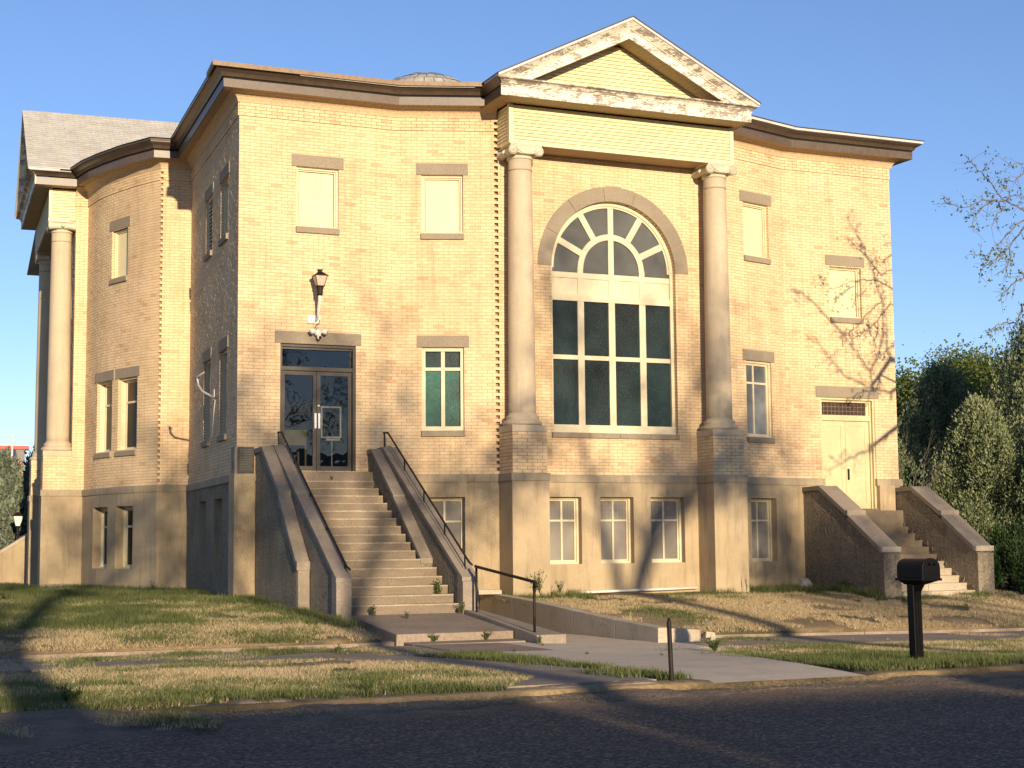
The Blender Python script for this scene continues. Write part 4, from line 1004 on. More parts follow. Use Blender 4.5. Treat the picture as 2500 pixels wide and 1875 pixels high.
b = MB(); b.tube([(9.6, 31.45, 3.1), (9.6, 31.45, 3.72)], .013, 8); b.build('pole', 'whitep', es); b = MB(); b.box(9.5, 9.72, 31.36, 31.5, 3.05, 3.10); b.build('base_plate', 'whitep', es)
b = ringframe(lambda u, v, z: (9.35 + u, 31.42 - v, z), 0, .44, 3.76, 4.42, .035, 0, .02); b.build('sign_frame', 'whitep', es)
b = MB(); b.box(9.46, 9.76, 31.38, 31.5, 3.71, 3.75); b.build('tray', 'whitep', es)
b = MB(); b.box(9.38, 9.76, 31.425, 31.435, 3.79, 4.39); b.build('sign_panel', 'black', es)

# ---- right double door with leaded transom
f, W_ = wframe(W4, W4.open[1]); z0, z1 = 2.30, 4.905
b = MB(); fbox(b, f, 0, .05, -.2, -.02, z0, z1); fbox(b, f, W_ - .05, W_, -.2, -.02, z0, z1); fbox(b, f, .05, W_ - .05, -.2, -.02, z1 - .05, z1)
fbox(b, f, .05, .09, -.2, -.09, z0, z1 - .05); fbox(b, f, W_ - .09, W_ - .05, -.2, -.09, z0, z1 - .05); fbox(b, f, .09, W_ - .09, -.2, -.09, z1 - .1, z1 - .05)
fbox(b, f, .09, W_ - .09, -.2, -.07, 4.37, 4.50); fbox(b, f, .09, .12, -.2, -.12, 4.5, z1 - .1); fbox(b, f, W_ - .17, W_ - .09, -.2, -.12, 4.5, z1 - .1)
MT['doorpaint'] = surf('dull_cream_door_paint', (.64, .54, .31), .5, .1, 1.5, 60, .1, .002, stain=(.5, .42, .25), stain_amt=.4)
d2 = b.build('panelled_double_door', 'doorpaint', church); d2['label'] = 'pale yellow double door under a leaded transom, right stairs'
lintel(f, W_, z1, d2, .12, .26)
pane(f, .1, W_ - .15, 4.49, z1 - .09, -.17, 'lead', d2, 'transom_pane')
b = MB()
for k in range(1, 12): uu = .1 + (W_ - .25) * k / 12; fbox(b, f, uu - .004, uu + .004, -.169, -.163, 4.5, z1 - .1)
for k in range(1, 3): zz = 4.5 + (z1 - .1 - 4.5) * k / 3; fbox(b, f, .1, W_ - .15, -.169, -.162, zz - .004, zz + .004)
b.build('lead_grid', 'fargrey', d2)
for s_ in (0, 1):
    ua, ub = (.095, W_ / 2 - .003) if s_ == 0 else (W_ / 2 + .003, W_ - .095)
    b = MB(); fbox(b, f, ua, ub, -.175, -.14, z0 + .005, 4.365); ringframe(f, ua, ub, z0 + .005, 4.365, .12, -.15, -.128, b); fbox(b, f, ua + .12, ub - .12, -.15, -.1285, z0 + .95, z0 + 1.07) if False else None
    b.build('door_leaf', 'doorpaint', d2)
b = MB(); fbox(b, f, W_ / 2 + .035, W_ / 2 + .07, -.128, -.09, 2.98, 3.24); b.build('door_handle', 'iron', d2)
b = MB(); fbox(b, f, -.0, W_ + .0, -.3, .08, z0 - .2, z0 - .003); b.build('door_sill', 'step', d2)

# ---- corner pier and cornerstone
b = MB(); b.box(7.43, 7.845, 30.90, 31.36, .2, 2.995); b.build('corner_pier', 'stucco', church, bevel=.01)
b = MB(); b.hexa([(7.455, 30.985, 3.0), (7.50, 30.955, 3.0), (7.53, 31.36, 3.0), (7.475, 31.36, 3.0), (7.455, 30.985, 3.53), (7.50, 30.955, 3.53), (7.53, 31.36, 3.53), (7.475, 31.36, 3.53)]); cs = b.build('cornerstone', 'band', church)
b = MB()
for k in range(24):
    a0, a1 = 2 * math.pi * k / 24, 2 * math.pi * (k + 1) / 24
    for (ra, rb) in ((.035, .05),):
        P4 = [(31.17 + .45 * ra * math.cos(a0), 3.17 + 1.9 * ra * math.sin(a0)), (31.17 + .45 * rb * math.cos(a0) * 1.6, 3.17 + 1.9 * rb * math.sin(a0)), (31.17 + .45 * rb * math.cos(a1) * 1.6, 3.17 + 1.9 * rb * math.sin(a1)), (31.17 + .45 * ra * math.cos(a1), 3.17 + 1.9 * ra * math.sin(a1))]
        b.prism(P4, lambda p, k: (7.463 - k * .006, p[0], p[1]))
b.build('carved_emblem', 'plaque', cs)
pl = thing('wall_plaque', 'dark slate plaque on brick corner beside the front stairs', 'plaque', (7.66, 30.95, 3.0))
b = MB(); b.box(7.512, 7.845, 30.945, 30.975, 3.005, 3.525); b.build('plaque_panel', 'plaque', pl, bevel=.004)
b = MB(); rg = random.Random(2)
for k in range(13):
    zz = 3.47 - k * .034; u = 7.55
    while u < 7.80: l_ = rg.uniform(.012, .045); b.box(u, min(u + l_, 7.81), 30.942, 30.946, zz, zz + .010); u += l_ + .012
b.build('engraved_text', 'stone', pl, kind='stuff')

# ---- main cornice swept along the walls
def cornice(pts, tanlen, label, ext=None):
    o_ = sweep('frieze', 'frieze', pts + ([ext] if ext else []), [(.0, 10.535), (.045, 10.535), (.055, 10.58), (.085, 10.64), (.145, 10.695), (.20, 10.722), (.20, 10.735), (.0, 10.735)], church)
    sweep('fascia', 'fascia', pts, [(.375, 10.722), (.40, 10.715), (.405, 10.885), (.375, 10.885)], church, per_seg=True)
    sweep('soffit_backing', 'black', pts, [(.18, 10.742), (.40, 10.742), (.40, 10.93), (.18, 10.93)], church)  # black colour also stands in for shade in the gap between fascia and gutter
    sweep('gutter', 'gutter', pts, [(.36, 10.925), (.43, 10.925), (.445, 10.955), (.47, 10.995), (.53, 11.03), (.565, 11.06), (.565, 11.075), (.36, 11.075)], church, per_seg=True)
    # soffit slats
    tot = 0; P_in = offset_path(pts, .19); P_out = offset_path(pts, .385); sf = MB(); cnt = 0
    for s_ in range(len(pts) - 1):
        l_ = (P_out[s_ + 1] - P_out[s_]).length; n_ = max(2, int(l_ / .105))
        for k in range(n_):
            t0 = (k + .04) / n_; t1 = (k + .96) / n_
            a, c, d, e = [P_in[s_].lerp(P_in[s_ + 1], t0), P_out[s_].lerp(P_out[s_ + 1], t0), P_out[s_].lerp(P_out[s_ + 1], t1), P_in[s_].lerp(P_in[s_ + 1], t1)]
            b = MB(); b.hexa([(*c, 10.725), (*d, 10.725), (*e, 10.725), (*a, 10.725), (*c, 10.738), (*d, 10.738), (*e, 10.738), (*a, 10.738)]); b.build('soffit_slat', 'soffit', church)
S_MAIN = [(12.62, 30.37), (10.851, 30.98), (7.503, 31.0), (7.87, 37.25), (7.165, 37.33), (6.8, 38.06), (6.43, 39.05), (6.2, 39.85), (6.09, 40.53), (6.02, 41.06), (5.70, 41.06)]
S_MAIN = list(reversed(S_MAIN)); cornice(S_MAIN, 0, '', (12.865, 30.285))
S_E = [(18.2, 30.31), (20.4, 30.98), (23.494, 30.97), (23.3, 37.2)]; cornice(S_E, 0, '')
# tan top fascia over the tower front, white drip edge elsewhere
sweep('top_fascia', 'topfascia', [(7.52, 31.2), (7.503, 31.0), (10.851, 30.98), (12.62, 30.37)], [(.60, 11.06), (.645, 11.06), (.65, 11.15), (.60, 11.15)], church)
sweep('gutter_gap_shade', 'black', [(7.515, 31.2), (7.503, 31.0), (10.851, 30.98), (12.62, 30.37)], [(.3, 11.076), (.60, 11.076), (.60, 11.14), (.3, 11.14)], church)  # black strip painting the shade in the gap between gutter and top fascia
sweep('conduit_pipe', 'drip', [(8.6, 30.994), (10.851, 30.98), (12.4, 30.445)], [(.585, 11.045), (.597, 11.045), (.597, 11.057), (.585, 11.057)], church)
sweep('drip_edge', 'drip', [(5.70, 41.06), (6.02, 41.06)], [(.36, 11.076), (.59, 11.076), (.6, 11.125), (.36, 11.125)], church)
sweep('drip_edge', 'gutter', [(6.02, 41.06), (6.09, 40.53), (6.2, 39.85), (6.43, 39.05), (6.8, 38.06), (7.165, 37.33), (7.87, 37.25), (7.515, 31.2)], [(.36, 11.076), (.59, 11.076), (.6, 11.12), (.36, 11.12)], church)
sweep('drip_edge', 'drip', S_E, [(.36, 11.076), (.585, 11.076), (.595, 11.125), (.36, 11.125)], church)
sweep('roof_edge', 'gutter', S_E, [(.36, 11.126), (.60, 11.126), (.61, 11.15), (.36, 11.15)], church)
# main roof rising to the dome
loop = [(12.62, 30.37), (10.851, 30.98), (7.503, 31.0), (7.87, 37.25), (7.165, 37.33), (6.8, 38.06), (6.43, 39.05), (6.2, 39.85), (6.09, 40.53), (6.02, 41.06), (6.03, 46.56), (6.9, 57), (23.4, 57), (25.2, 47), (24.9, 41), (24.0, 37.3), (23.3, 37.2), (23.494, 30.97), (20.4, 30.98), (18.2, 30.31)]
rim = offset_path(list(reversed(loop)), .60); apx = Vector((16.6, 44.6)); b = MB()
rim = [(q.x, q.y, 11.148) for q in rim]
for i in range(len(rim)):
    a, c = rim[i], rim[(i + 1) % len(rim)]
    q = [(lerp(p[0], apx.x, .9), lerp(p[1], apx.y, .9), lerp(p[2], 15.55, .9)) for p in (a, c)]
    b.face([a, c, q[1], q[0]]); b.face([q[0], q[1], (apx.x, apx.y, 15.5)])
b.build('roof', 'shingle', church)
b = MB(); b.box(8.1, 22.9, 31.2, 56.8, 10.0, 10.02); b.build('ceiling', 'interior', church)
dome = MB(); rgs = random.Random(8)
prof = [(2.35 * math.sin(R(a)), 15.87 - 2.35 + 2.35 * math.cos(R(a))) for a in (0.5, 9, 18, 27, 36, 45)]
dome.lathe([(1.72, 14.4), (1.72, 15.15), (prof[-1][0], prof[-1][1])] + [(r_ * .985, z_ - .02) for r_, z_ in reversed(prof)], (apx.x, apx.y), 36)
dm = dome.build('roof_dome', 'mortar', church)
pn = []
for k in range(5):
    n_ = (8, 16, 24, 28, 32)[k]; (r1, z1_), (r2, z2_) = prof[k], prof[k + 1]
    for j in range(n_):
        a0 = 2 * math.pi * (j + .04 + .5 * (k % 2)) / n_; a1 = 2 * math.pi * (j + .96 + .5 * (k % 2)) / n_; lift = rgs.uniform(.004, .02)
        P_ = lambda r_, a, z_, l: (apx.x + (r_ + l) * math.cos(a), apx.y + (r_ + l) * math.sin(a), z_ + l)
        am = [a0, (a0 + a1) / 2, a1]
        b = MB()
        for q in range(2): b.face([P_(r2 - .015, am[q], z2_ + .02, lift), P_(r2 - .015, am[q + 1], z2_ + .02, lift), P_(r1 + .01, am[q + 1], z1_ - .003, lift), P_(r1 + .01, am[q], z1_ - .003, lift)], rgs.random())
        b.build('dome_panel', 'domem', dm)

# ---- the bricks: the 300 that show largest as parts, the rest joined per wall
BRICKS.sort(key=lambda a: -a[0])
for sc, wo, P_, t in BRICKS[:300]:
    MB().hexa(P_, t, skip=(4,)).build('brick', 'brick', wo)
acc = {}
for sc, wo, P_, t in BRICKS[300:]:
    acc.setdefault(wo.name, (wo, MB()))[1].hexa(P_, t, skip=(4,))
for nm, (wo, b) in acc.items(): b.build('brickwork', 'brick', wo, kind='stuff')
# stepped cracks in the brick joints
def crack(w, pts, th=.009):
    b = MB()
    for i in range(len(pts) - 1):
        (ua, za), (ub, zb) = pts[i], pts[i + 1]
        f_ = lambda u, v, z: w.pos(u, v, z)
        if abs(ua - ub) > abs(za - zb): fbox(b, f_, min(ua, ub), max(ua, ub) , .001, .0065, za - th / 2, za + th / 2)
        else: fbox(b, f_, ua - th / 2, ua + th / 2 , .001, .0065, min(za, zb), max(za, zb))
    b.build('wall_crack', 'black', church)
hz = BH * (HT - HW1) / BH / round((HT - HW1) / BH)
def stair(w, u, z, steps, du, dz):
    pts = [(u, z)]
    for k in range(steps): pts.append((u, z + dz)); pts.append((u + du, z + dz)); u += du; z += dz
    crack(w, pts)
zz = lambda n: HW1 + n * hz
stair(WC, 3.0, zz(118), 3, -.11, -hz * 1); stair(WC, 3.08, zz(113), 4, -.11, hz); stair(WC, 2.75, zz(117), 2, -.11, hz); stair(WC, 3.05, zz(112), 2, .11, -hz)
stair(W4, .82, zz(38), 7, .11, hz); stair(W4, 1.6, zz(46), 4, .11, hz * 2); stair(W4, 1.62, zz(46), 3, -.002, hz)
stair(W4, 1.7, zz(45), 5, .16, -hz)

# ------------------------------------------------------------------ front stairs
fs = thing('front_stairs', 'long concrete front stairs with stuccoed cheek walls climbing to glazed door', 'stairs', (9.35, 26.3, .3))
b = MB(); b.box(8.37, 10.40, 30.66, 30.92, .3, 3.04); b.box(8.37, 9.98, 30.92, 31.0, 2.9, 3.035); b.build('threshold', 'step', fs, bevel=.01)
rg = random.Random(21)
for k in range(16):
    z_ = 2.85 - .155 * k; y_ = 30.61 - .2815 * k; yb = (30.66 if k == 0 else y_ + .2815 + .02)
    b = MB(); n_ = 7; X0, X1 = 8.365, 10.415
    # slightly worn nosing: several boxes merged along x with varying front edge
    top = []
    for i in range(n_ + 1):
        xx_ = lerp(X0, X1, i / n_); wob = rg.uniform(0, .012); top.append((xx_, y_ + wob, z_ - rg.uniform(0, .006)))
    for i in range(n_):
        a, c = top[i], top[i + 1]
        b.hexa([(a[0], a[1] + .004, z_ - .17), (c[0], c[1] + .004, z_ - .17), (c[0], yb + .25, z_ - .17), (a[0], yb + .25, z_ - .17), a, c, (c[0], yb + .25, z_), (a[0], yb + .25, z_)])
    st_ = b.build('step', 'step', fs)
    b = MB()
    for i in range(n_):
        a, c = top[i], top[i + 1]
        b.hexa([(a[0], a[1] - .006, a[2] - .022), (c[0], c[1] - .006, c[2] - .022), (c[0], c[1] + .05, c[2] - .022), (a[0], a[1] + .05, a[2] - .022), (a[0], a[1] - .003, a[2] + .003), (c[0], c[1] - .003, c[2] + .003), (c[0], c[1] + .05, c[2] + .003), (a[0], a[1] + .05, a[2] + .003)])
    b.build('step_nosing', 'nosing', st_)
b = MB(); b.prism([(30.6, .0), (30.6, 2.65), (26.6, .42), (26.6, .0)], lambda p, k: ((8.4, 10.38)[k], p[0], p[1])); b.build('stair_core', 'step', fs)
def cheek(x0, x1, prof, mat, name, par, z_low=.0):
    """vertical wall with the given top profile [(y, z)...] from the building outwards"""
    b = MB(); poly = [(prof[0][0], z_low)] + prof + [(prof[-1][0], z_low)]
    b.prism(poly, lambda p, k: ((x0, x1)[k], p[0], p[1])); return b.build(name, mat, par)
def coping(x0, x1, prof, th, par, mat='coping', nm='coping'):
    b = MB()
    for i in range(len(prof) - 1):
        (ya, za), (yb, zb) = prof[i], prof[i + 1]
        if abs(ya - yb) < .02: continue
        b.hexa([(x0, yb, zb - th), (x1, yb, zb - th), (x1, ya, za - th), (x0, ya, za - th), (x0, yb, zb), (x1, yb, zb), (x1, ya, za), (x0, ya, za)])
    return b.build(nm, mat, par)
# left: outer stucco wall with its stepped coping, and the later, longer inner wall
po = [(31.0, 3.39), (30.44, 3.40), (29.16, 2.46), (29.16, 2.40), (27.92, 1.14)]
c1 = cheek(7.875, 8.12, po, 'roughcast', 'cheek_wall', fs)
coping(7.85, 8.10, [(31.0, 3.49), (30.42, 3.51)], .10, fs); coping(7.85, 8.10, [(30.42, 3.51), (29.14, 2.60)], .12, fs); coping(7.85, 8.10, [(29.14, 2.50), (27.9, 1.27)], .14, fs)
b = MB(); b.box(7.85, 8.10, 27.84, 27.92, 1.12, 1.285); b.build('coping_end', 'coping', fs, bevel=.006)
b = MB(); b.box(7.88, 8.09, 27.86, 28.2, .1, 1.12); b.build('end_pier', 'coping', fs)
pin = [(31.0, 3.46), (30.45, 3.47), (26.28, .945)]
cheek(8.11, 8.35, pin, 'roughcast', 'inner_cheek_wall', fs); coping(8.09, 8.37, [(31.0, 3.53), (30.42, 3.54)], .07, fs); coping(8.09, 8.37, [(30.42, 3.54), (26.24, 1.01)], .08, fs)
b = MB(); b.hexa([(8.09, 26.22, .1), (8.37, 26.22, .1), (8.37, 26.5, .1), (8.09, 26.5, .1), (8.09, 26.22, .93), (8.37, 26.22, .93), (8.37, 26.5, 1.08), (8.09, 26.5, 1.08)]); b.build('end_pier', 'coping', fs, bevel=.01)
# right
por = [(31.0, 3.42), (30.75, 3.42), (29.34, 2.44), (27.82, 1.25)]
cheek(10.24, 10.45, por, 'roughcast', 'cheek_wall', fs, 1.0) if False else None
cheek(10.26, 10.44, [(31.0, 3.40), (30.70, 3.40), (29.3, 2.36), (27.9, 1.24)], 'roughcast', 'cheek_wall', fs, 1.0) if False else None
b = MB(); b.prism([(31.0, 2.7), (31.0, 3.40), (30.70, 3.40), (29.30, 2.44), (27.80, 1.22), (27.80, .9), (30.3, 2.7)], lambda p, k: ((10.235, 10.45)[k], p[0], p[1])); b.build('cheek_wall', 'roughcast', fs)
coping(10.20, 10.44, [(31.0, 3.50), (30.72, 3.51)], .10, fs); coping(10.20, 10.44, [(30.72, 3.51), (29.33, 2.53)], .10, fs); coping(10.20, 10.44, [(29.33, 2.50), (27.78, 1.31)], .10, fs)
cheek(10.435, 10.70, [(31.0, 3.46), (30.66, 3.48), (26.30, .92)], 'roughcast', 'inner_cheek_wall', fs)
coping(10.42, 10.73, [(31.0, 3.54), (30.64, 3.55)], .07, fs); coping(10.42, 10.73, [(30.64, 3.55), (26.26, .985)], .08, fs)
coping(10.54, 10.60, [(30.64, 3.575), (26.5, 1.15)], .03, fs, 'stone', 'coping_groove')
b = MB(); b.hexa([(10.42, 26.22, .1), (10.73, 26.22, .1), (10.73, 26.5, .1), (10.42, 26.5, .1), (10.42, 26.22, .90), (10.73, 26.22, .90), (10.73, 26.5, 1.06), (10.42, 26.5, 1.06)]); b.build('end_pier', 'coping', fs, bevel=.01)
def stair_rail(x, pts, posts, label):
    t = thing('handrail', label, 'handrail', (x, pts[0][0], 0), 'iron handrails on the front stairs')
    b = MB(); b.tube([(x, y, z) for y, z in pts], .019, 10); b.build('rail', 'iron', t, smooth=True)
    for (y, z, h) in posts:
        b = MB(); b.box(x - .007, x + .007, y - .02, y + .02, z, z + h); b.build('baluster', 'iron', t)
    return t
stair_rail(8.33, [(30.95, 3.83), (30.70, 3.81), (26.40, 1.20), (26.22, 1.15)], [(30.9, 3.53, .28), (30.05, 3.30, .11), (29.2, 2.79, .12), (28.4, 2.30, .13), (26.45, 1.12, .13)][:1] + [(29.75, 3.12, .12), (28.65, 2.45, .13), (27.6, 1.82, .13), (26.5, 1.15, .13)], 'dark iron handrail on the left cheek wall of front stairs')
stair_rail(10.57, [(30.98, 3.86), (30.72, 3.85), (26.30, 1.25), (26.15, 1.20)], [(30.93, 3.54, .3), (29.7, 2.97, .28), (28.6, 2.33, .27), (27.5, 1.69, .27), (26.5, 1.12, .25)], 'dark iron handrail on the right cheek wall of front stairs')
rr_ = thing('ramp_handrail', 'bent black pipe handrail on two posts over the ramp curb', 'handrail', (10.6, 24.8, .15))
b = MB(); b.tube([(10.62, 26.12, 1.175), (10.60, 26.05, 1.17), (10.55, 23.45, .955), (10.53, 23.35, .935), (10.53, 23.30, .88)], .026, 12); b.build('rail', 'iron', rr_, smooth=True)
b = MB(); b.tube([(10.60, 26.03, .36), (10.60, 26.03, 1.16)], .021, 10); b.build('post', 'iron', rr_, smooth=True)
b = MB(); b.tube([(10.54, 23.42, .12), (10.54, 23.42, .95)], .022, 10); b.build('post', 'iron', rr_, smooth=True)

# ------------------------------------------------------------------ right side stairs
ss = thing('side_stairs', 'weathered concrete side stairs with roughcast cheeks up to yellow door', 'stairs', (22.1, 28.3, .4))
for k in range(11):
    z_ = 2.03 - .158 * k + (0 if k else .0); y_ = 30.70 - .252 * k
    b = MB(); rg = random.Random(k + 50); n_ = 4; X0, X1 = 21.2, 23.36 + rg.uniform(-.02, .03)
    for i in range(n_):
        xa, xb = lerp(X0, X1, i / n_), lerp(X0, X1, (i + 1) / n_); w0 = rg.uniform(0, .015)
        b.hexa([(xa, y_ + w0, z_ - .17), (xb, y_ + w0, z_ - .17), (xb, y_ + .5, z_ - .17), (xa, y_ + .5, z_ - .17), (xa, y_ + w0, z_ - rg.uniform(0, .006)), (xb, y_ + w0, z_ - rg.uniform(0, .006)), (xb, y_ + .5, z_), (xa, y_ + .5, z_)])
    b.build('step', 'paleconc' if k > 5 else 'step', ss)
b = MB(); b.box(21.2, 23.4, 30.62, 30.93, .3, 2.03 + .22); b.build('top_landing', 'step', ss)
b = MB(); b.prism([(30.7, .0), (30.7, 1.8), (28.3, .3), (28.3, .0)], lambda p, k: ((21.2, 23.4)[k], p[0], p[1])); b.build('stair_core', 'step', ss)
def sidecheek(x0, x1, yend, broken=False):
    dz = 0
    cheek(x0 + .03, x1 - .03, [(30.95, 2.68), (30.32, 2.70), (28.0 + (yend - 28.1), 1.26)], 'roughcast', 'cheek_wall', ss)
    coping(x0, x1, [(30.95, 2.79), (30.28, 2.805)], .10, ss); coping(x0, x1, [(30.28, 2.805), (29.28, 2.215)], .11, ss)
    b = MB(); b.box(x0, x1, 29.20, 29.29, 2.10, 2.225); b.build('coping_end', 'coping', ss, bevel=.006)
    coping(x0, x1, [(29.20, 2.12), (yend, 1.415)], .11, ss)
    b = MB(); b.box(x0, x1, yend - .09, yend + .01, 1.305, 1.42); b.build('coping_end', 'paleconc', ss, bevel=.006)
    if broken:
        b = MB(); b.box(x0 + .035, x1 - .03, yend - .05, yend + .1, .92, 1.30); b.build('end_block', 'paleconc', ss, bevel=.03)
        b = MB(); b.hexa([(x0 + .035, yend - .04, .2), (x1 - .10, yend - .04, .2), (x1 - .06, yend + .1, .2), (x0 + .035, yend + .1, .2), (x0 + .035, yend - .04, .90), (x1 - .05, yend - .04, .90), (x1 - .04, yend + .1, .90), (x0 + .035, yend + .1, .90)]); b.build('end_block', 'paleconc', ss, bevel=.02)
    else:
        b = MB(); b.box(x0 + .035, x1 - .03, yend - .05, yend + .1, .2, 1.30); b.build('end_block', 'paleconc', ss, bevel=.015)
sidecheek(20.74, 21.24, 28.08); sidecheek(23.30, 23.80, 28.15, True)
# broken stucco edge along the steps on the far cheek
b = MB(); rg = random.Random(77)
for k in range(11):
    z_ = 2.03 - .158 * k; y_ = 30.70 - .252 * k
    for j in range(2):
        s_ = rg.uniform(.025, .06); yy_ = y_ - rg.uniform(0, .2); zz_ = z_ - .1 + rg.uniform(-.03, .05)
        b.hexa([(23.315 + rg.uniform(-.012, .01), yy_ + c * s_, zz_ + a * s_ * .8) if d == 0 else (23.36, yy_ + c * s_, zz_ + a * s_ * .8) for a, c, d in ((-1, -1, 0), (-1, -1, 1), (-1, 1, 1), (-1, 1, 0), (1, -1, 0), (1, -.8, 1), (1, 1, 1), (.7, 1, 0))])
b.build('broken_stucco_edge', 'step', ss, kind='stuff')
# mortar pier below the water table right of the door
b = MB(); b.box(22.86, 23.30, 30.86, 31.0, 1.6, 2.838); b.build('door_pier', 'stucco', ss)

# ------------------------------------------------------------------ things on and by the wall
lamp = thing('wall_lantern', 'black post lantern on a white pipe arm above the front door', 'lantern', (9.12, 30.8, 6.1))
lx, ly = 9.10, 30.66
b = MB()
def frust(b, c, r0_, r1_, z0, z1, rot=R(45) ):
    ring = lambda r_, z: [(c[0] + r_ * math.cos(rot + k * math.pi / 2), c[1] + r_ * math.sin(rot + k * math.pi / 2), z) for k in range(4)]
    return b.hexa(ring(r0_, z0) + ring(r1_, z1))
frust(b, (lx, ly), .10, .175, 6.80, 7.00); b.build('lamp_glass', 'lampglass', lamp)
b = MB(); frust(b, (lx, ly), .21, .06, 7.0, 7.085); frust(b, (lx, ly), .055, .05, 7.085, 7.12); frust(b, (lx, ly), .085, .08, 7.12, 7.132); b.build('lamp_roof', 'iron', lamp)
b = MB()
for k in range(4):
    a = R(45) + k * math.pi / 2; b.tube([(lx + .103 * math.cos(a), ly + .103 * math.sin(a), 6.80), (lx + .178 * math.cos(a), ly + .178 * math.sin(a), 7.0)], .007, 6)
frust(b, (lx, ly), .12, .125, 6.785, 6.80); b.build('lamp_frame', 'iron', lamp)
b = MB(); b.lathe([(.055, 6.60), (.062, 6.64), (.065, 6.72), (.078, 6.785)], (lx, ly), 16); b.build('lamp_socket', 'iron', lamp, smooth=True)
b = MB(); b.tube([(lx, ly, 6.60), (lx, ly + .0, 6.56), (lx + .0, ly + .03, 6.40), (lx, ly + .12, 6.15), (lx, ly + .26, 6.12), (lx, 30.975, 6.15)], [.036, .036, .022, .022, .022, .022], 10); b.build('pipe_arm', 'whitep', lamp, smooth=True)
b = MB(); b.box(lx - .17, lx + .10, 30.95, 30.985, 6.07, 6.24); b.build('mount_plate', 'whitep', lamp, bevel=.006)
b = MB(); b.tube([(lx + .08, 30.93, 6.15), (lx + .06, 30.9, 6.07), (lx + .0, 30.9, 6.03), (lx - .03, 30.9, 5.96), (lx + .0, 30.9, 5.93), (lx + .03, 30.92, 5.99)], .006, 6); b.build('loose_wire', 'iron', lamp)
fl_ = thing('security_floodlight', 'white twin floodlight with camera on the door lintel', 'floodlight', (9.14, 30.9, 5.8))
b = MB(); b.lathe([(.02, 5.94), (.06, 5.93), (.075, 5.88), (.07, 5.83), (.05, 5.81)], (9.13, 30.90), 16); b.build('housing', 'whitep', fl_, smooth=True)
for s_ in (-1, 1):
    b = MB(); b.tube([(9.13 + s_ * .03, 30.9, 5.90), (9.13 + s_ * .10, 30.86, 5.90), (9.13 + s_ * .16, 30.80, 5.875)], [.03, .05, .055], 14); b.build('lamp_head', 'whitep', fl_, smooth=True)
b = MB(); b.tube([(9.13, 30.88, 5.83), (9.14, 30.84, 5.78), (9.145, 30.82, 5.73)], [.03, .045, .035], 12); b.build('camera_body', 'whitep', fl_, smooth=True)
b = MB(); b.box(9.125, 9.17, 30.775, 30.79, 5.735, 5.79); b.build('camera_lens', 'black', fl_)
dish = thing('dish_arm', 'grey bent dish mount arm with dangling cable on shaded tower side', 'bracket', (7.6, 33.7, 4.8))
wp = lambda s_, off, z: WS.pos(LS - s_, off, z)
b = MB(); b.hexa([wp(2.62, .012, 4.68), wp(2.86, .012, 4.68), wp(2.86, .03, 4.68), wp(2.62, .03, 4.68), wp(2.62, .012, 4.92), wp(2.86, .012, 4.92), wp(2.86, .03, 4.92), wp(2.62, .03, 4.92)]); b.build('foot_plate', 'drip', dish)
A0 = Vector(wp(2.75, .03, 4.75)); tip = Vector((7.12, 32.95, 5.10))
A0 = Vector((wp(2.45, .03, 4.70)))
b = MB(); mid_ = Vector((7.25, 33.1, 4.83)); b.tube([A0, lerp(A0, mid_, .5), mid_, Vector((7.15, 33.0, 4.95)), tip], .024, 10); b.build('arm', 'drip', dish, smooth=True)
b = MB(); b.tube([tip + Vector((0, .25, -.06)), tip, tip + Vector((.02, -.55, .05))], [.012, .03, .012], 8); b.build('dish_clamp', 'drip', dish, smooth=True)
b = MB(); cb = [A0 + Vector((0, 0, -.02)), Vector(wp(2.5, .05, 4.4)), Vector(wp(2.6, .05, 4.1)), Vector(wp(2.8, .04, 3.9)), Vector(wp(3.05, .05, 3.84))]; b.tube(cb, .009, 6); b.build('cable', 'whitep', dish, smooth=True)
ell = thing('white_pipe', 'long white pipe lying at the foot of the porch wall', 'pipe', (15.9, 30.1, .5))
b = MB(); b.tube([(14.45, 30.02, .53), (17.45, 30.16, .57)], .028, 10); b.build('pipe', 'whitep', ell, smooth=True)
fb = MB(); fb.hexa([(11.95, 29.4, .56), (12.5, 29.35, .56), (12.55, 29.7, .56), (12.0, 29.75, .56), (11.97, 29.42, .66), (12.5, 29.37, .64), (12.53, 29.68, .64), (12.02, 29.73, .66)])
o = fb.build('loose_slab', 'paleconc'); tag(o, 'loose pale block lying on the far end of retaining wall', 'block')
o.data.transform(Matrix.Identity(4))
def rockmesh(name, c, s, mat, seed):
    rg = random.Random(seed); b = MB(); import bmesh
    me = bpy.data.meshes.new(name); bm = bmesh.new(); bmesh.ops.create_icosphere(bm, subdivisions=2, radius=1)
    for v in bm.verts:
        k = 1 + rg.uniform(-.18, .14); v.co = Vector((v.co.x * s[0] * k + c[0], v.co.y * s[1] * k + c[1], v.co.z * s[2] * k + c[2]))
    bm.to_mesh(me); bm.free(); me.materials.append(MT[mat]); o = bpy.data.objects.new(name, me); C.objects.link(o); return o
tag(rockmesh('rock', (20.05, 29.9, .60), (.16, .13, .15), 'rock', 1), 'pale rock by the left cheek of side stairs', 'rock')
tag(rockmesh('rock', (5.35, 40.6, .55), (.45, .2, .12), 'rock', 2), 'flat pale stone at the foot of the west column base', 'rock')
# rusty pipe post at the kerb
post = MB(); post.tube([(8.35, 15.0, .02), (8.345, 15.0, .12), (8.325, 15.0, .72), (8.325, 15.0, .775)], [.027, .026, .026, .014], 12); o = post.build('kerb_post', 'iron', None, smooth=True); tag(o, 'slim rusty pipe post leaning at the driveway kerb', 'post')

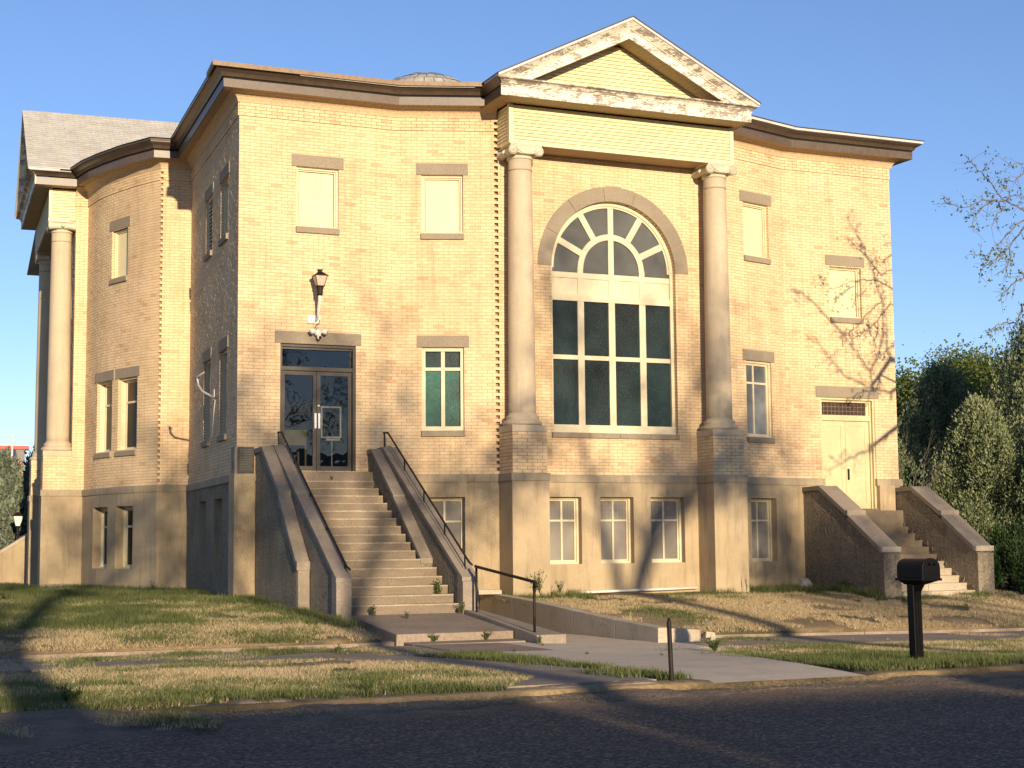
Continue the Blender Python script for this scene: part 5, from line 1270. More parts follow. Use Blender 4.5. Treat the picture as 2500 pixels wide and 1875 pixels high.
# ------------------------------------------------------------------ mailbox
mb = thing('mailbox', 'black plastic mailbox with arched lid on a ribbed post by the kerb', 'mailbox', (12.33, 16.1, .1))
mx, my, mz = 12.395, 16.02, 1.11
def archprof(hw, z0, zs, zt, n=14):
    p = [(-hw, z0), (hw, z0), (hw, zs)]
    for k in range(1, n): a = math.pi * k / n; p.append((hw * math.cos(a), zs + (zt - zs) * math.sin(a) ** .9))
    p.append((-hw, zs)); return p
b = MB(); b.prism(archprof(.128, mz, mz + .125, mz + .24), lambda p, k: (mx + p[0], (my + .25, my - .245)[k], p[1])); body = b.build('box_body', 'mailbox', mb, bevel=.006)
b = MB(); b.prism(archprof(.135, mz - .012, mz + .125, mz + .247), lambda p, k: (mx + p[0], (my - .215, my - .262)[k], p[1])); door_ = b.build('box_door', 'mailbox', mb, bevel=.006)
b = MB(); b.prism(archprof(.095, mz + .05, mz + .125, mz + .20), lambda p, k: (mx + p[0], (my - .262, my - .268)[k], p[1])); b.build('door_panel', 'mailbox', door_, bevel=.002)
b = MB(); b.tube([(mx - .05, my - .27, mz + .165), (mx - .025, my - .292, mz + .178), (mx + .025, my - .292, mz + .178), (mx + .05, my - .27, mz + .165)], .012, 8); b.build('door_handle', 'mailbox', door_, smooth=True)
b = MB(); b.hexa([(mx - .148, my - .275, mz - .03), (mx + .148, my - .275, mz - .03), (mx + .148, my + .262, mz - .03), (mx - .148, my + .262, mz - .03), (mx - .148, my - .275, mz + .0), (mx + .148, my - .275, mz + .0), (mx + .148, my + .262, mz + .0), (mx - .148, my + .262, mz + .0)]); b.build('base_tray', 'mailbox', mb, bevel=.006)
b = MB(); b.hexa([(mx - .07, my - .06, mz - .08), (mx + .07, my - .06, mz - .08), (mx + .07, my + .18, mz - .08), (mx - .07, my + .18, mz - .08), (mx - .125, my - .24, mz - .03), (mx + .125, my - .24, mz - .03), (mx + .125, my + .24, mz - .03), (mx - .125, my + .24, mz - .03)]); b.build('bracket', 'mailbox', mb, bevel=.004)
px_, py_ = mx - .005, my + .07
b = MB(); b.hexa([(px_ - .062, py_ - .062, .05), (px_ + .062, py_ - .062, .05), (px_ + .062, py_ + .062, .05), (px_ - .062, py_ + .062, .05), (px_ - .072, py_ - .062, mz - .07), (px_ + .052, py_ - .062, mz - .07), (px_ + .052, py_ + .062, mz - .07), (px_ - .072, py_ + .062, mz - .07)]); po_ = b.build('post', 'mailbox', mb, bevel=.006)
b = MB()
for dx in (-.03, .015): b.hexa([(px_ + dx - .006, py_ - .068, .2), (px_ + dx + .006, py_ - .068, .2), (px_ + dx + .006, py_ - .06, .2), (px_ + dx - .006, py_ - .06, .2), (px_ + dx - .014, py_ - .068, .98), (px_ + dx - .002, py_ - .068, .98), (px_ + dx - .002, py_ - .06, .98), (px_ + dx - .014, py_ - .06, .98)])
b.build('post_rib', 'mailbox', po_)
b = MB(); b.prism([(py_ - .06, mz - .07), (py_ - .06, mz - .30), (py_ - .085, mz - .16), (py_ - .15, mz - .08)], lambda p, k: ((px_ - .05, px_ + .04)[k], p[0], p[1])); b.build('post_brace', 'mailbox', mb)

# ------------------------------------------------------------------ west side stairs, far buildings, left background
wst = thing('west_stairs', 'stuccoed cheek wall of stairs sloping down behind the left porch', 'stairs', (4.8, 48, .3))
b = MB(); b.prism([(6.5, .1), (6.5, 2.43), (6.0, 2.2), (4.1, 1.02), (3.2, .5), (3.2, .1)], lambda p, k: (p[0], (48.4, 48.0)[k], p[1])); b.build('cheek_wall', 'stucco', wst)
b = MB()
for (xa, za), (xb, zb) in (((6.5, 2.52), (6.0, 2.28)), ((6.0, 2.28), (4.1, 1.1)), ((4.1, 1.1), (3.1, .5))):
    b.hexa([(xb, 47.95, zb - .1), (xa, 47.95, za - .1), (xa, 48.45, za - .1), (xb, 48.45, zb - .1), (xb, 47.95, zb), (xa, 47.95, za), (xa, 48.45, za), (xb, 48.45, zb)])
b.build('coping', 'paleconc', wst)
for k in range(10):
    b = MB(); b.box(3.1 + k * .3, 6.6, 48.45, 50.4, .3, .55 + k * .17); b.build('step', 'step', wst)
bldg = thing('far_building', 'tan block building with grey and red roof band far behind the left tree', 'building', (3, 104, 0))
b = MB(); b.box(-16, 11.1, 100, 116, 0, 7.1); b.build('wall', 'farwall', bldg)
b = MB(); b.box(-16.1, 11.15, 99.9, 116.1, 7.12, 7.62) if False else b.box(-16.05, 11.13, 99.93, 116.05, 6.62, 7.5); b.build('metal_band', 'fargrey', bldg)
b = MB(); b.box(-16.2, 11.35, 99.8, 116.2, 7.45, 7.66); b.box(-16.1, 11.2, 99.86, 116.1, 6.55, 6.64); b.build('red_trim', 'redtrim', bldg)
b = MB(); b.lathe([(.65, 7.6), (.65, 8.0), (.55, 8.02)], (10.2, 104), 18); b.build('roof_vent', 'whitep', bldg)
fp = thing('flagpole', 'pale flagpole with folded striped flag in front of tan building', 'flagpole', (9.35, 90, 0))
b = MB(); b.tube([(9.35, 90, 0), (9.35, 90, 7.7)], .06, 10); b.build('pole', 'drip', fp)
fred, fwhite, fblue = surf('flag_red', (.5, .04, .04), .8, .1), surf('flag_white', (.75, .72, .68), .8, .1), surf('flag_blue', (.03, .04, .12), .8, .1)
fg = MB()
flag = bpy.data.objects.new('flag', None); C.objects.link(flag); flag.parent = fp
for k in range(11):
    b = MB(); z1_ = 5.9 - k * .17; sh = .03 * math.sin(k * 1.1)
    b.hexa([(9.40 + sh - k * .01, 89.9, z1_ - .17), (9.75 - k * .022, 89.85, z1_ - .25), (9.75 - k * .022, 89.95, z1_ - .25), (9.40 + sh - k * .01, 90.0, z1_ - .17), (9.40 + sh - k * .01, 89.9, z1_), (9.75 - k * .02, 89.85, z1_ - .08), (9.75 - k * .02, 89.95, z1_ - .08), (9.40 + sh - k * .01, 90, z1_)])
    b.build('flag_stripe', fred if k % 2 else fwhite, flag)
for o_ in flag.children: o_.parent = flag
b = MB(); b.hexa([(9.40, 89.88, 5.9), (9.62, 89.85, 5.8), (9.62, 89.95, 5.8), (9.4, 90.0, 5.9), (9.42, 89.9, 6.9), (9.52, 89.88, 6.85), (9.52, 89.95, 6.85), (9.42, 90, 6.9)]); b.build('flag_canton', fblue, flag)
sl_ = thing('street_lamp', 'white-shaded lamp on a thin black post behind left stairs', 'lamp', (5.49, 50.8, 0))
b = MB(); b.tube([(5.49, 50.8, 0), (5.49, 50.8, 2.22)], [.05, .026], 10); b.build('post', 'iron', sl_); b = MB(); frust(b, (5.49, 50.8), .085, .20, 2.22, 2.52); b.build('lamp_shade', 'whitep', sl_); b = MB(); frust(b, (5.49, 50.8), .25, .05, 2.52, 2.64); b.build('lamp_cap', 'iron', sl_)

# ------------------------------------------------------------------ vegetation
nr = np.random.default_rng(5)
def leaf_tris(cent, size, nrm=None, jit=1.0, aspect=1.8):
    """random small triangles at the given centres"""
    n = len(cent); d1 = nr.normal(size=(n, 3)); d1 /= np.linalg.norm(d1, axis=1, keepdims=True)
    if nrm is not None: d1 = d1 * jit + nrm; d1 /= np.linalg.norm(d1, axis=1, keepdims=True)
    r_ = nr.normal(size=(n, 3)); d2 = np.cross(d1, r_); d2 /= np.linalg.norm(d2, axis=1, keepdims=True) + 1e-9
    s = (size * nr.uniform(.6, 1.3, n))[:, None]
    return np.stack([cent - d2 * s / aspect * .8, cent + d2 * s / aspect * .8, cent + d1 * s * 1.2], axis=1)
def juniper(label, loc, h, rad, mat, n=30000, seed=1, lobes=26, group=None, size=.088, base=.0, cat='tree', name='juniper_tree', shape='cone', sprig=14):
    global nr
    nr = np.random.default_rng(seed); rg = random.Random(seed)
    t = thing(name, label, cat, loc, group)
    X, Y, Z = loc
    if cat == 'tree':
        b = MB(); b.tube([(X, Y, Z - .1), (X + .1, Y, Z + h * .35), (X, Y + .1, Z + h * .85)], [.22 * rad / 2, .14 * rad / 2, .03], 8)
        b.build('trunk', 'bark', t)
    cen = []; nrm = []; tint = []
    per = int(n * 1.7) // lobes // sprig
    for k in range(lobes):
        q = (k + .5) / lobes; zz = base + h * (q ** 1.0); 
        if shape == 'cone': rr = rad * (1.02 - q) ** .7 * min(1, .75 + q)
        else: rr = rad * math.sqrt(max(0.03, 1 - (2 * q - 1) ** 2)) 
        a = rg.uniform(0, 2 * math.pi); lr = rad * rg.uniform(.30, .50) * (1.15 - .6 * q)
        c = np.array([X + math.cos(a) * max(0, rr - lr * .7), Y + math.sin(a) * max(0, rr - lr * .7), Z + min(zz, h - lr * .55)])
        d = nr.normal(size=(per, 3)); d /= np.linalg.norm(d, axis=1, keepdims=True); r_ = nr.uniform(.55, 1.05, per) ** .6
        ctr = c + d * (r_ * lr)[:, None] * np.array([1, 1, 1.45])
        bt = rg.uniform(-.12, .12)
        for i in range(per):
            m_ = ctr[i] + nr.normal(scale=(.08, .08, .20), size=(sprig, 3)) * (size / .11)
            cen.append(m_); nrm.append(np.tile(d[i] * .5 + np.array([0, 0, .9]), (sprig, 1))); tint.append(np.clip(.45 + bt + nr.normal(0, .16) + nr.normal(0, .1, sprig), 0, 1))
    cen = np.concatenate(cen); nrm = np.concatenate(nrm); tint = np.concatenate(tint)
    keep = cen[:, 2] > Z + .02; cen, nrm, tint = cen[keep], nrm[keep], tint[keep]
    fastmesh('crown' if cat == 'tree' else 'foliage', leaf_tris(cen, size, nrm, .6, 2.4), tint, mat, t)
    return t
# branching tree
def limbs(b, start, d, length, rad, depth, rg, tips, spread=.55, gravity=-.02, nseg=5, minr=.004, ratio=.68, kids=(2, 3), wob=.12, lift=.0, trunk_sides=7):
    p = Vector(start); d = Vector(d).normalized(); pts = [p.copy()]; rr = [rad]
    for i in range(nseg):
        d = (d + Vector((rg.uniform(-wob, wob), rg.uniform(-wob, wob), rg.uniform(-wob, wob) * .7 + gravity + lift))).normalized()
        p = p + d * (length / nseg); pts.append(p.copy()); rr.append(rad * (1 - .45 * (i + 1) / nseg))
        if depth <= 2: tips.append((p.copy(), d.copy(), depth))
        if depth > 0 and i >= 1 and rg.random() < .5:
            side = d.cross(Vector((rg.uniform(-1, 1), rg.uniform(-1, 1), rg.uniform(-1, 1)))).normalized()
            limbs(b, p, (d * .7 + side * spread * 1.2), length * rg.uniform(.45, .65), rr[-1] * .5, depth - 1, rg, tips, spread, gravity, nseg, minr, ratio, kids, wob, lift)
    b.tube(pts, rr, trunk_sides if rad > .05 else (5 if rad > .015 else 3), False)
    if depth > 0:
        for k in range(rg.choice(kids)):
            side = d.cross(Vector((rg.uniform(-1, 1), rg.uniform(-1, 1), rg.uniform(-1, 1)))).normalized()
            limbs(b, p, (d + side * spread * rg.uniform(.7, 1.3)), length * ratio * rg.uniform(.8, 1.15), rr[-1] * .72, depth - 1, rg, tips, spread, gravity, nseg, minr, ratio, kids, wob, lift)
def leaves_on(tips, per, size, spread, seed, drop=.0, mindepth=1):
    rn = np.random.default_rng(seed); c = []
    for p, d, dep in tips:
        if dep > mindepth: continue
        k = rn.poisson(per)
        if k: c.append(np.array(p) + rn.normal(scale=spread, size=(k, 3)) - np.array([0, 0, drop]))
    return np.concatenate(c) if c else np.zeros((0, 3))
def tree(label, loc, h, seed, depth=5, per=3, size=.09, spread=.16, mat='elm', rad=.25, lean=(0, 0), name='elm_tree', bare=.3, group=None, first=None, bark='bark', kids=(2, 3)):
    global nr
    t = thing(name, label, 'tree', loc, group); rg = random.Random(seed); b = MB(); tips = []
    th = h * bare; X, Y, Z = loc
    b.tube([(X, Y, Z - .3), (X, Y, Z), (X + lean[0] * th * .4, Y + lean[1] * th * .4, Z + th * .5), (X + lean[0] * th, Y + lean[1] * th, Z + th)], [rad * 1.35, rad * 1.1, rad * .95, rad * .85], 12, False)
    top = Vector((X + lean[0] * th, Y + lean[1] * th, Z + th))
    dirs = first or [(math.cos(a) * .55 + lean[0], math.sin(a) * .55 + lean[1], 1) for a in [rg.uniform(0, 1.2) + k * 2.1 for k in range(3)]]
    for d in dirs: limbs(b, top, d, h * .27, rad * .6, depth - 1, rg, tips, kids=kids)
    b.build('trunk', bark, t, smooth=True)
    nr = np.random.default_rng(seed); c = leaves_on(tips, per, size, spread, seed)
    if len(c): fastmesh('crown', leaf_tris(c, size, None, 1, 1.7), np.clip(nr.normal(.5, .22, len(c)), 0, 1), mat, t)
    return t
# right background: junipers and olive deciduous trees
bgt = 'trees behind the church on the right'
juniper('large grey-green juniper filling the right edge of view', (42.6, 46.0, .3), 9.8, 5.0, 'juniper', 80000, 3, 60, bgt)
juniper('pointed dark juniper just right of the church corner', (36.8, 50.0, .3), 6.2, 3.0, 'juniper2', 44000, 4, 34, bgt)
juniper('pale green juniper in front of the dark ones, mid right', (37.2, 44.5, .3), 5.6, 2.6, 'juniper', 40000, 5, 30, bgt)
juniper('broad dark juniper low behind the side stairs', (32.8, 45.0, .3), 5.4, 3.0, 'juniper2', 40000, 6, 30, bgt)
juniper('tall juniper behind and left of the largest one', (42.5, 53.0, .3), 7.8, 3.8, 'juniper', 50000, 8, 28, bgt)
juniper('dark juniper beside the lowest stairs, near the right edge', (39.0, 41.5, .3), 5.0, 3.2, 'juniper2', 36000, 9, 22, bgt)
juniper('far right juniper partly outside the view', (48, 50.0, .3), 10.6, 4.6, 'juniper', 50000, 12, 28, bgt)
for (lb_, lc, h_, sd_, mt_) in [('yellow-green tree far behind, next to church wall', (54.6, 72, .3), 11.2, 31, 'haze'), ('olive spring tree in the middle of far right row', (57.6, 74, .3), 10.8, 32, 'haze'), ('leafy green tree rising above the far junipers', (51.3, 62, .3), 12.0, 33, 'spring'), ('second yellow-green tree behind, just right of the church wall', (51.0, 70, .3), 10.6, 35, 'haze'), ('olive tree farthest right in the back row', (61.5, 73, .3), 12, 34, 'haze')]:
    tree(lb_, lc, h_, sd_, depth=5, per=30, size=.13, spread=.5, mat=mt_, rad=.22, name='deciduous_tree', bare=.16, group=bgt)
juniper('dense clipped green shrub beside the side stairs', (24.85, 28.6, .25), 1.35, .85, 'hedge', 16000, 15, 16, None, .055, .0, 'shrub', 'shrub', 'ball')
juniper('blue-green spruce left behind the west porch', (5.35, 53.2, .2), 3.7, 1.2, 'blue', 26000, 16, 24, 'spruces left of the church', .14, name='spruce_tree')
juniper('shorter blue-green spruce at the left edge behind the lamp', (4.2, 54.5, .2), 3.0, 1.4, 'blue', 20000, 17, 20, 'spruces left of the church', .14, name='spruce_tree')
juniper('small spruce tip showing between columns and tan building', (6.6, 56.0, .2), 4.1, .8, 'blue', 14000, 18, 18, 'spruces left of the church', .13, name='spruce_tree')
# bare sapling twigs at the church corner
sp_ = thing('bare_sapling', 'bare pale sapling twigs against dark trees by the church corner', 'sapling', (24.3, 31.6, .3)); b = MB(); rg = random.Random(13); tips = []
limbs(b, (24.2, 31.8, .3), (.05, 0, 1), 1.6, .03, 0, rg, tips, wob=.05)
for dd in ((.35, 0, 1), (.6, .1, .9), (.1, .1, 1.2)): limbs(b, (24.27, 31.8, 1.9), dd, 1.2, .018, 2, rg, tips, spread=.35, gravity=.04, wob=.09)
b.build('twigs', 'twig', sp_)
# near tree at right whose branches hang into the sky and shade the right wall
BR_SKY = [[[23.11, 25.9, 8.47], [22.84, 25.9, 8.58], [22.58, 25.9, 8.65], [22.35, 25.9, 8.64], [22.01, 25.9, 8.61], [21.71, 25.9, 8.47], [21.45, 25.9, 8.41], [21.19, 25.9, 8.46], [21.1, 25.9, 8.56]], [[22.84, 26.2, 8.73], [22.66, 26.2, 8.88], [22.48, 26.2, 9.13], [22.26, 26.2, 9.3], [22.06, 26.2, 9.44], [21.9, 26.2, 9.61]], [[22.83, 25.6, 8.18], [22.55, 25.6, 8.01], [22.28, 25.6, 7.81], [22.04, 25.6, 7.52], [21.74, 25.6, 7.35], [21.41, 25.6, 7.39]], [[23.1, 25.9, 8.13], [22.84, 25.9, 7.81], [22.56, 25.9, 7.55], [22.25, 25.9, 7.34], [21.98, 25.9, 7.21], [21.86, 25.9, 7.02]], [[23.31, 26.2, 7.11], [23.02, 26.2, 6.97], [22.86, 26.2, 6.82], [22.66, 26.2, 6.67]], [[22.72, 25.6, 6.40], [22.53, 25.6, 6.02], [22.26, 25.6, 6.02], [22.0, 25.6, 5.94], [21.79, 25.6, 5.78]], [[22.68, 25.9, 7.65], [22.69, 25.9, 7.43], [22.58, 25.9, 7.18], [22.65, 25.9, 7.01]], [[23.43, 26.2, 9.57], [23.23, 26.2, 9.59], [22.99, 26.2, 9.49]], [[22.09, 25.6, 8.55], [21.83, 25.6, 8.41], [21.56, 25.6, 8.21], [21.47, 25.6, 7.96]], [[23.16, 25.9, 9.31], [22.87, 25.9, 9.07], [22.64, 25.9, 9.14]], [[22.84, 26.2, 8.73], [23.12, 26.2, 8.88], [23.4, 26.2, 8.85]], [[22.39, 25.6, 8.45], [22.15, 25.6, 8.28], [21.97, 25.6, 7.97]]]
BR_WALL = [[[22.69, 20.98, 6.8], [21.94, 20.98, 6.92], [21.36, 20.98, 7.15], [21.03, 20.98, 7.46], [20.79, 20.98, 7.74], [20.56, 20.98, 8.02]], [[22.14, 20.98, 6.8], [22.1, 20.98, 7.26], [21.86, 20.98, 7.54], [21.63, 20.98, 7.82], [21.39, 20.98, 8.1]], [[22.1, 20.98, 7.26], [22.32, 20.98, 7.68], [22.49, 20.98, 8.1], [22.52, 20.98, 8.93], [22.32, 20.98, 9.46], [22.13, 20.98, 9.99], [21.97, 20.98, 10.34], [21.77, 20.98, 10.68], [21.57, 20.98, 10.96]], [[22.72, 20.98, 7.53], [22.58, 20.98, 7.86], [22.64, 20.98, 8.28], [22.5, 20.98, 9.47]], [[22.08, 20.98, 5.44], [21.68, 20.98, 5.29], [21.28, 20.98, 5.1], [20.89, 20.98, 4.94]], [[21.39, 20.98, 8.1], [20.49, 20.98, 8.89], [20.24, 20.98, 9.09], [20.08, 20.98, 9.05]]]
t = thing('elm_tree', 'leafing elm right of view, its branch tips hanging in the sky', 'tree', (27.6, 23.6, .3)); b = MB(); rg = random.Random(43); tips = []
b.tube([(27.6, 23.6, .0), (27.6, 23.6, .6), (27.5, 23.65, 3.0), (27.45, 23.7, 4.6), (27.5, 23.6, 7), (27.7, 23.5, 9.5)], [.38, .28, .24, .21, .13, .07], 12, False)
def wander(b, pts, r0_, r1_, rg, tw=2.2, tips=None, up=.1):
    """a limb through the given points, with short twigs sprouting from it"""
    n_ = len(pts); P_ = [Vector(p) for p in pts]; q = []
    for i in range(n_ - 1):
        for k in range(3):
            v = P_[i].lerp(P_[i + 1], k / 3); q.append(v + Vector([rg.gauss(0, .012) for _ in range(3)]))
    q.append(P_[-1]); m_ = len(q)
    b.tube(q, [lerp(r0_, r1_, i / (m_ - 1)) for i in range(m_)], 5, False)
    for i in range(1, m_):
        d = (q[i] - q[i - 1]).normalized(); tips.append((q[i].copy(), d, 0 if i > m_ * .35 else 2))
        for _ in range(int(tw) + (rg.random() < tw % 1)):
            side = d.cross(Vector((rg.uniform(-1, 1), rg.uniform(-1, 1), rg.uniform(-1, 1)))).normalized()
            dd = (d * rg.uniform(.3, .9) + side + Vector((0, 0, rg.uniform(-.6, .35)))).normalized(); ln = rg.uniform(.12, .42)
            e = q[i] + dd * ln * .5 + Vector((0, 0, rg.uniform(-.02, .02))); f2 = q[i] + dd * ln + Vector((0, 0, -.04 * ln))
            b.tube([q[i], e, f2], [r1_ * .9, r1_ * .7, .0025], 3, False); tips.append((e, dd, 0)); tips.append((f2, dd, 0)); tips.append((f2, dd, 0))
for p in ([(27.45, 23.7, 4.4), (26.2, 24.7, 6.4), (24.6, 25.5, 7.7), (23.11, 25.9, 8.47)], [(24.6, 25.5, 7.7), (23.7, 25.8, 7.9), (23.1, 25.75, 8.1)], [(26.2, 24.7, 6.4), (24.6, 25.5, 6.7), (23.31, 26.2, 7.11)], [(26.9, 24.1, 5.3), (24.8, 25, 5.7), (22.72, 25.6, 6.40)], [(24.6, 25.5, 7.7), (24.0, 25.9, 8.8), (23.43, 26.2, 9.4)]):
    wander(b, p, .07, .02, rg, .8, tips)
for p in BR_SKY: wander(b, p, .017, .006, rg, 1.3, tips)
for p in BR_WALL: wander(b, p, .027, .008, rg, 2.1, tips)
for p in ([(27.5, 23.65, 3.4), (25.6, 22.5, 5.6), (23.6, 21.2, 7.2), (22.67, 20.98, 6.8)], [(25.6, 22.5, 5.6), (23.6, 21.4, 6.4), (22.1, 20.98, 5.5)], [(23.6, 21.2, 7.2), (22.7, 21, 7.6), (22.1, 20.98, 6.9)]): wander(b, p, .10, .045, rg, .6, tips)
rg = random.Random(5)
for dd, ln, ra in [((.4, -.3, 1.1), 2.6, .09), ((.9, .1, .8), 2.4, .09), ((.2, .7, 1.0), 2.2, .07), ((.1, -.8, .8), 2.4, .08)]:
    limbs(b, (27.5, 23.6, 6.4), dd, ln, ra, 3, rg, tips, spread=.42, gravity=-.015, wob=.12)
b.build('trunk', 'twig', t, smooth=True)
nr = np.random.default_rng(3); c = leaves_on(tips, 1.0, .05, .04, 3, .03, 1); fastmesh('crown', leaf_tris(c, .05, None, 1, 1.5), np.clip(nr.normal(.45, .2, len(c)), 0, 1), 'spring', t)
# trees across the street: behind the viewer, their shadows dapple street, lawn and wall
ax_ = 'street trees behind the viewer'
tree('thick trunked elm beside the viewer, casting the broad trunk shadow on the left lawn', (.15, -13.0, 0), 13.0, 51, depth=4, per=1.8, size=.14, spread=.3, rad=.38, lean=(-.03, 0), bare=.5, group=ax_)
tree('tall elm across the street behind the viewer, opposite the porch', (12.8, -14, 0), 13.2, 52, depth=4, per=1.8, size=.15, spread=.32, rad=.26, bare=.55, group=ax_)
tree('elm across the street behind the viewer, opposite the front stairs', (5.2, -17, 0), 12.6, 53, depth=4, per=1.8, size=.15, spread=.32, rad=.26, bare=.55, group=ax_)
tree('elm across the street behind the viewer, leftmost', (-2.5, -16, 0), 11.8, 54, depth=4, per=1.8, size=.15, spread=.32, rad=.24, bare=.56, group=ax_)
tree('elm across the street behind the viewer, rightmost', (19.5, -15, 0), 10.4, 55, depth=4, per=2, size=.15, spread=.32, rad=.24, bare=.55, group=ax_)
# unseen houses and garage, added and shaped to cast the road's long shade
for (xa, xb, zr, lab_) in ((-22, 3.6, 6.42, 'unseen low gabled house added behind the viewer to shade the road, left one'), (4.6, 8.3, 6.12, 'unseen small garage added between the houses, low enough to let sun onto the road'), (9.6, 34, 6.42, 'unseen low gabled house added behind the viewer to shade the road, right one')):
    hs = thing('garage' if xb - xa < 6 else 'unseen_shade_house', lab_, 'garage' if xb - xa < 6 else 'house', ((xa + xb) / 2, -20, 0))
    b = MB(); b.box(xa, xb, -26, -18, 0, 3.0); b.build('wall', 'farwall', hs)
    b = MB(); xa_, xb_ = xa - .4, xb + .4; b.hexa([(xa_, -26.6, 2.95), (xb_, -26.6, 2.95), (xb_, -17.4, 2.95), (xa_, -17.4, 2.95), (xa_, -22.1, zr), (xb_, -22.1, zr), (xb_, -21.9, zr), (xa_, -21.9, zr)]); b.build('roof', 'shingle', hs)
    b = MB(); b.box((xa + xb) / 2 - .5, (xa + xb) / 2 + .5, -17.99, -17.9, .1, 2.2); b.build('door', 'bronze', hs)
    for k in range(int((xb - xa) / 6)):
        x_ = xa + 1.5 + k * 5; b = MB(); b.box(x_, x_ + 1.5, -17.99, -17.93, 1.0, 2.2); b.build('window', 'dglass', hs)

# ------------------------------------------------------------------ grass, weeds
def vnoise(x, y, s, seed):
    """cheap value noise"""
    x = x / s; y = y / s; xi = np.floor(x).astype(int); yi = np.floor(y).astype(int); fx = x - xi; fy = y - yi
    def h(a, b_): q = np.sin(a * 127.1 + b_ * 311.7 + seed * 74.7) * 43758.5453; return q - np.floor(q)
    fx = fx * fx * (3 - 2 * fx); fy = fy * fy * (3 - 2 * fy)
    return (h(xi, yi) * (1 - fx) + h(xi + 1, yi) * fx) * (1 - fy) + (h(xi, yi + 1) * (1 - fx) + h(xi + 1, yi + 1) * fx) * fy
def fb(x, y, s, seed): return .5 * vnoise(x, y, s, seed) + .3 * vnoise(x, y, s / 2.3, seed + 1) + .2 * vnoise(x, y, s / 5.1, seed + 2)
gzv = np.vectorize(gz)
def inpoly(x, y, poly):
    c = np.zeros(len(x), bool); j = len(poly) - 1
    for i in range(len(poly)):
        xi, yi = poly[i]; xj, yj = poly[j]
        m_ = ((yi > y) != (yj > y)) & (x < (xj - xi) * (y - yi) / (yj - yi + 1e-12) + xi); c ^= m_; j = i
    return c
PAVED = [[(8.6, 14.8), (10.95, 14.8), (11.05, 16.6), (11.25, 17.8), (11.55, 19.2), (12.2, 21.4), (8.9, 21.4), (8.85, 17.5), (8.65, 16)],
         [(6.3, 14.8), (8.2, 14.8), (8.35, 16.2), (8.45, 17.2), (8.25, 18.7), (7.9, 20.1), (7.6, 21.4), (6.6, 21.4), (7.2, 19.6), (7.45, 17.4), (7.3, 16.2)],
         [(8.3, 21.4), (13.0, 21.4), (13.0, 23.6), (12.4, 23.6), (12.4, 31), (8.0, 31), (8.0, 23.5)],
         [(7.35, 30.8), (12.9, 30.0), (12.8, 29.5), (18.5, 29.5), (18.5, 30.3), (20.6, 31), (20.7, 28), (23.85, 28), (23.85, 34), (34, 60), (-30, 60), (4.8, 60), (4.8, 41), (6, 41), (7, 37.2), (7.8, 37.2)]]
def scatter(n, x0, x1, y0, y1, seed):
    rn = np.random.default_rng(seed); x = rn.uniform(x0, x1, n); y = rn.uniform(y0, y1, n); return x, y, rn
def blades(x, y, rn, h, w, lean):
    n = len(x); z = np.where(y < 14.86, .045, gzv(x, y) - .01); a = rn.uniform(0, 2 * np.pi, n); hh = h * rn.uniform(.5, 1.35, n); ln = hh * lean * rn.uniform(.2, 1.4, n); b_ = rn.uniform(0, 2 * np.pi, n)
    dx, dy = np.cos(a) * w / 2, np.sin(a) * w / 2
    return np.stack([np.stack([x - dx, y - dy, z], 1), np.stack([x + dx, y + dy, z], 1), np.stack([x + np.cos(b_) * ln, y + np.sin(b_) * ln, z + hh], 1)], 1)
def masks(x, y):
    pav = np.zeros(len(x), bool)
    for p in PAVED: pav |= inpoly(x, y, p)
    side = (y > 21.42) & (y < 23.52)
    green = fb(x, y, 1.6, 3)
    g_ = np.zeros(len(x))
    g_ += np.where((y > 26) & (x < 8.1), .36, 0) + np.where((y > 23.6) & (y <= 26) & (x < 8.2), .12, 0)
    g_ += np.where(y < 16.0, .24, 0) + np.where((y >= 16.0) & (y < 21.4), .14, 0)
    g_ += np.where(side, .26, 0) + np.where((y > 23.6) & (x > 13), -.05, 0) + np.where((y > 29.2) & (x > 12.4), .25, 0)
    g_ += np.where((y > 14.9) & (y < 20) & (x > 10.3) & (x < 14), .3, 0)
    strip = (x > 7.7) & (x < 8.95) & (y > 15) & (y < 21.3); g_ += np.where(strip, .35, 0)
    return pav, side, green + g_, strip
def field(n, x0, x1, y0, y1, seed, thin=1):
    x, y, rn = scatter(n, x0, x1, y0, y1, seed); pav, side, gv, strip = masks(x, y)
    keep = ~pav & (~side | ((fb(x, y, 1.0, 9) > .50) & (np.abs(y - 22.4) < .75)) | ((fb(x, y, .8, 19) > .56)))
    keep &= ~((y < 14.9) & (fb(x, y, .6, 61) < .52))
    keep &= ~(side & (x > 13.2) & (fb(x, y, 1.0, 29) < .62))
    return x[keep], y[keep], rn, gv[keep]
G_, D_ = [], []; GT, DT = [], []
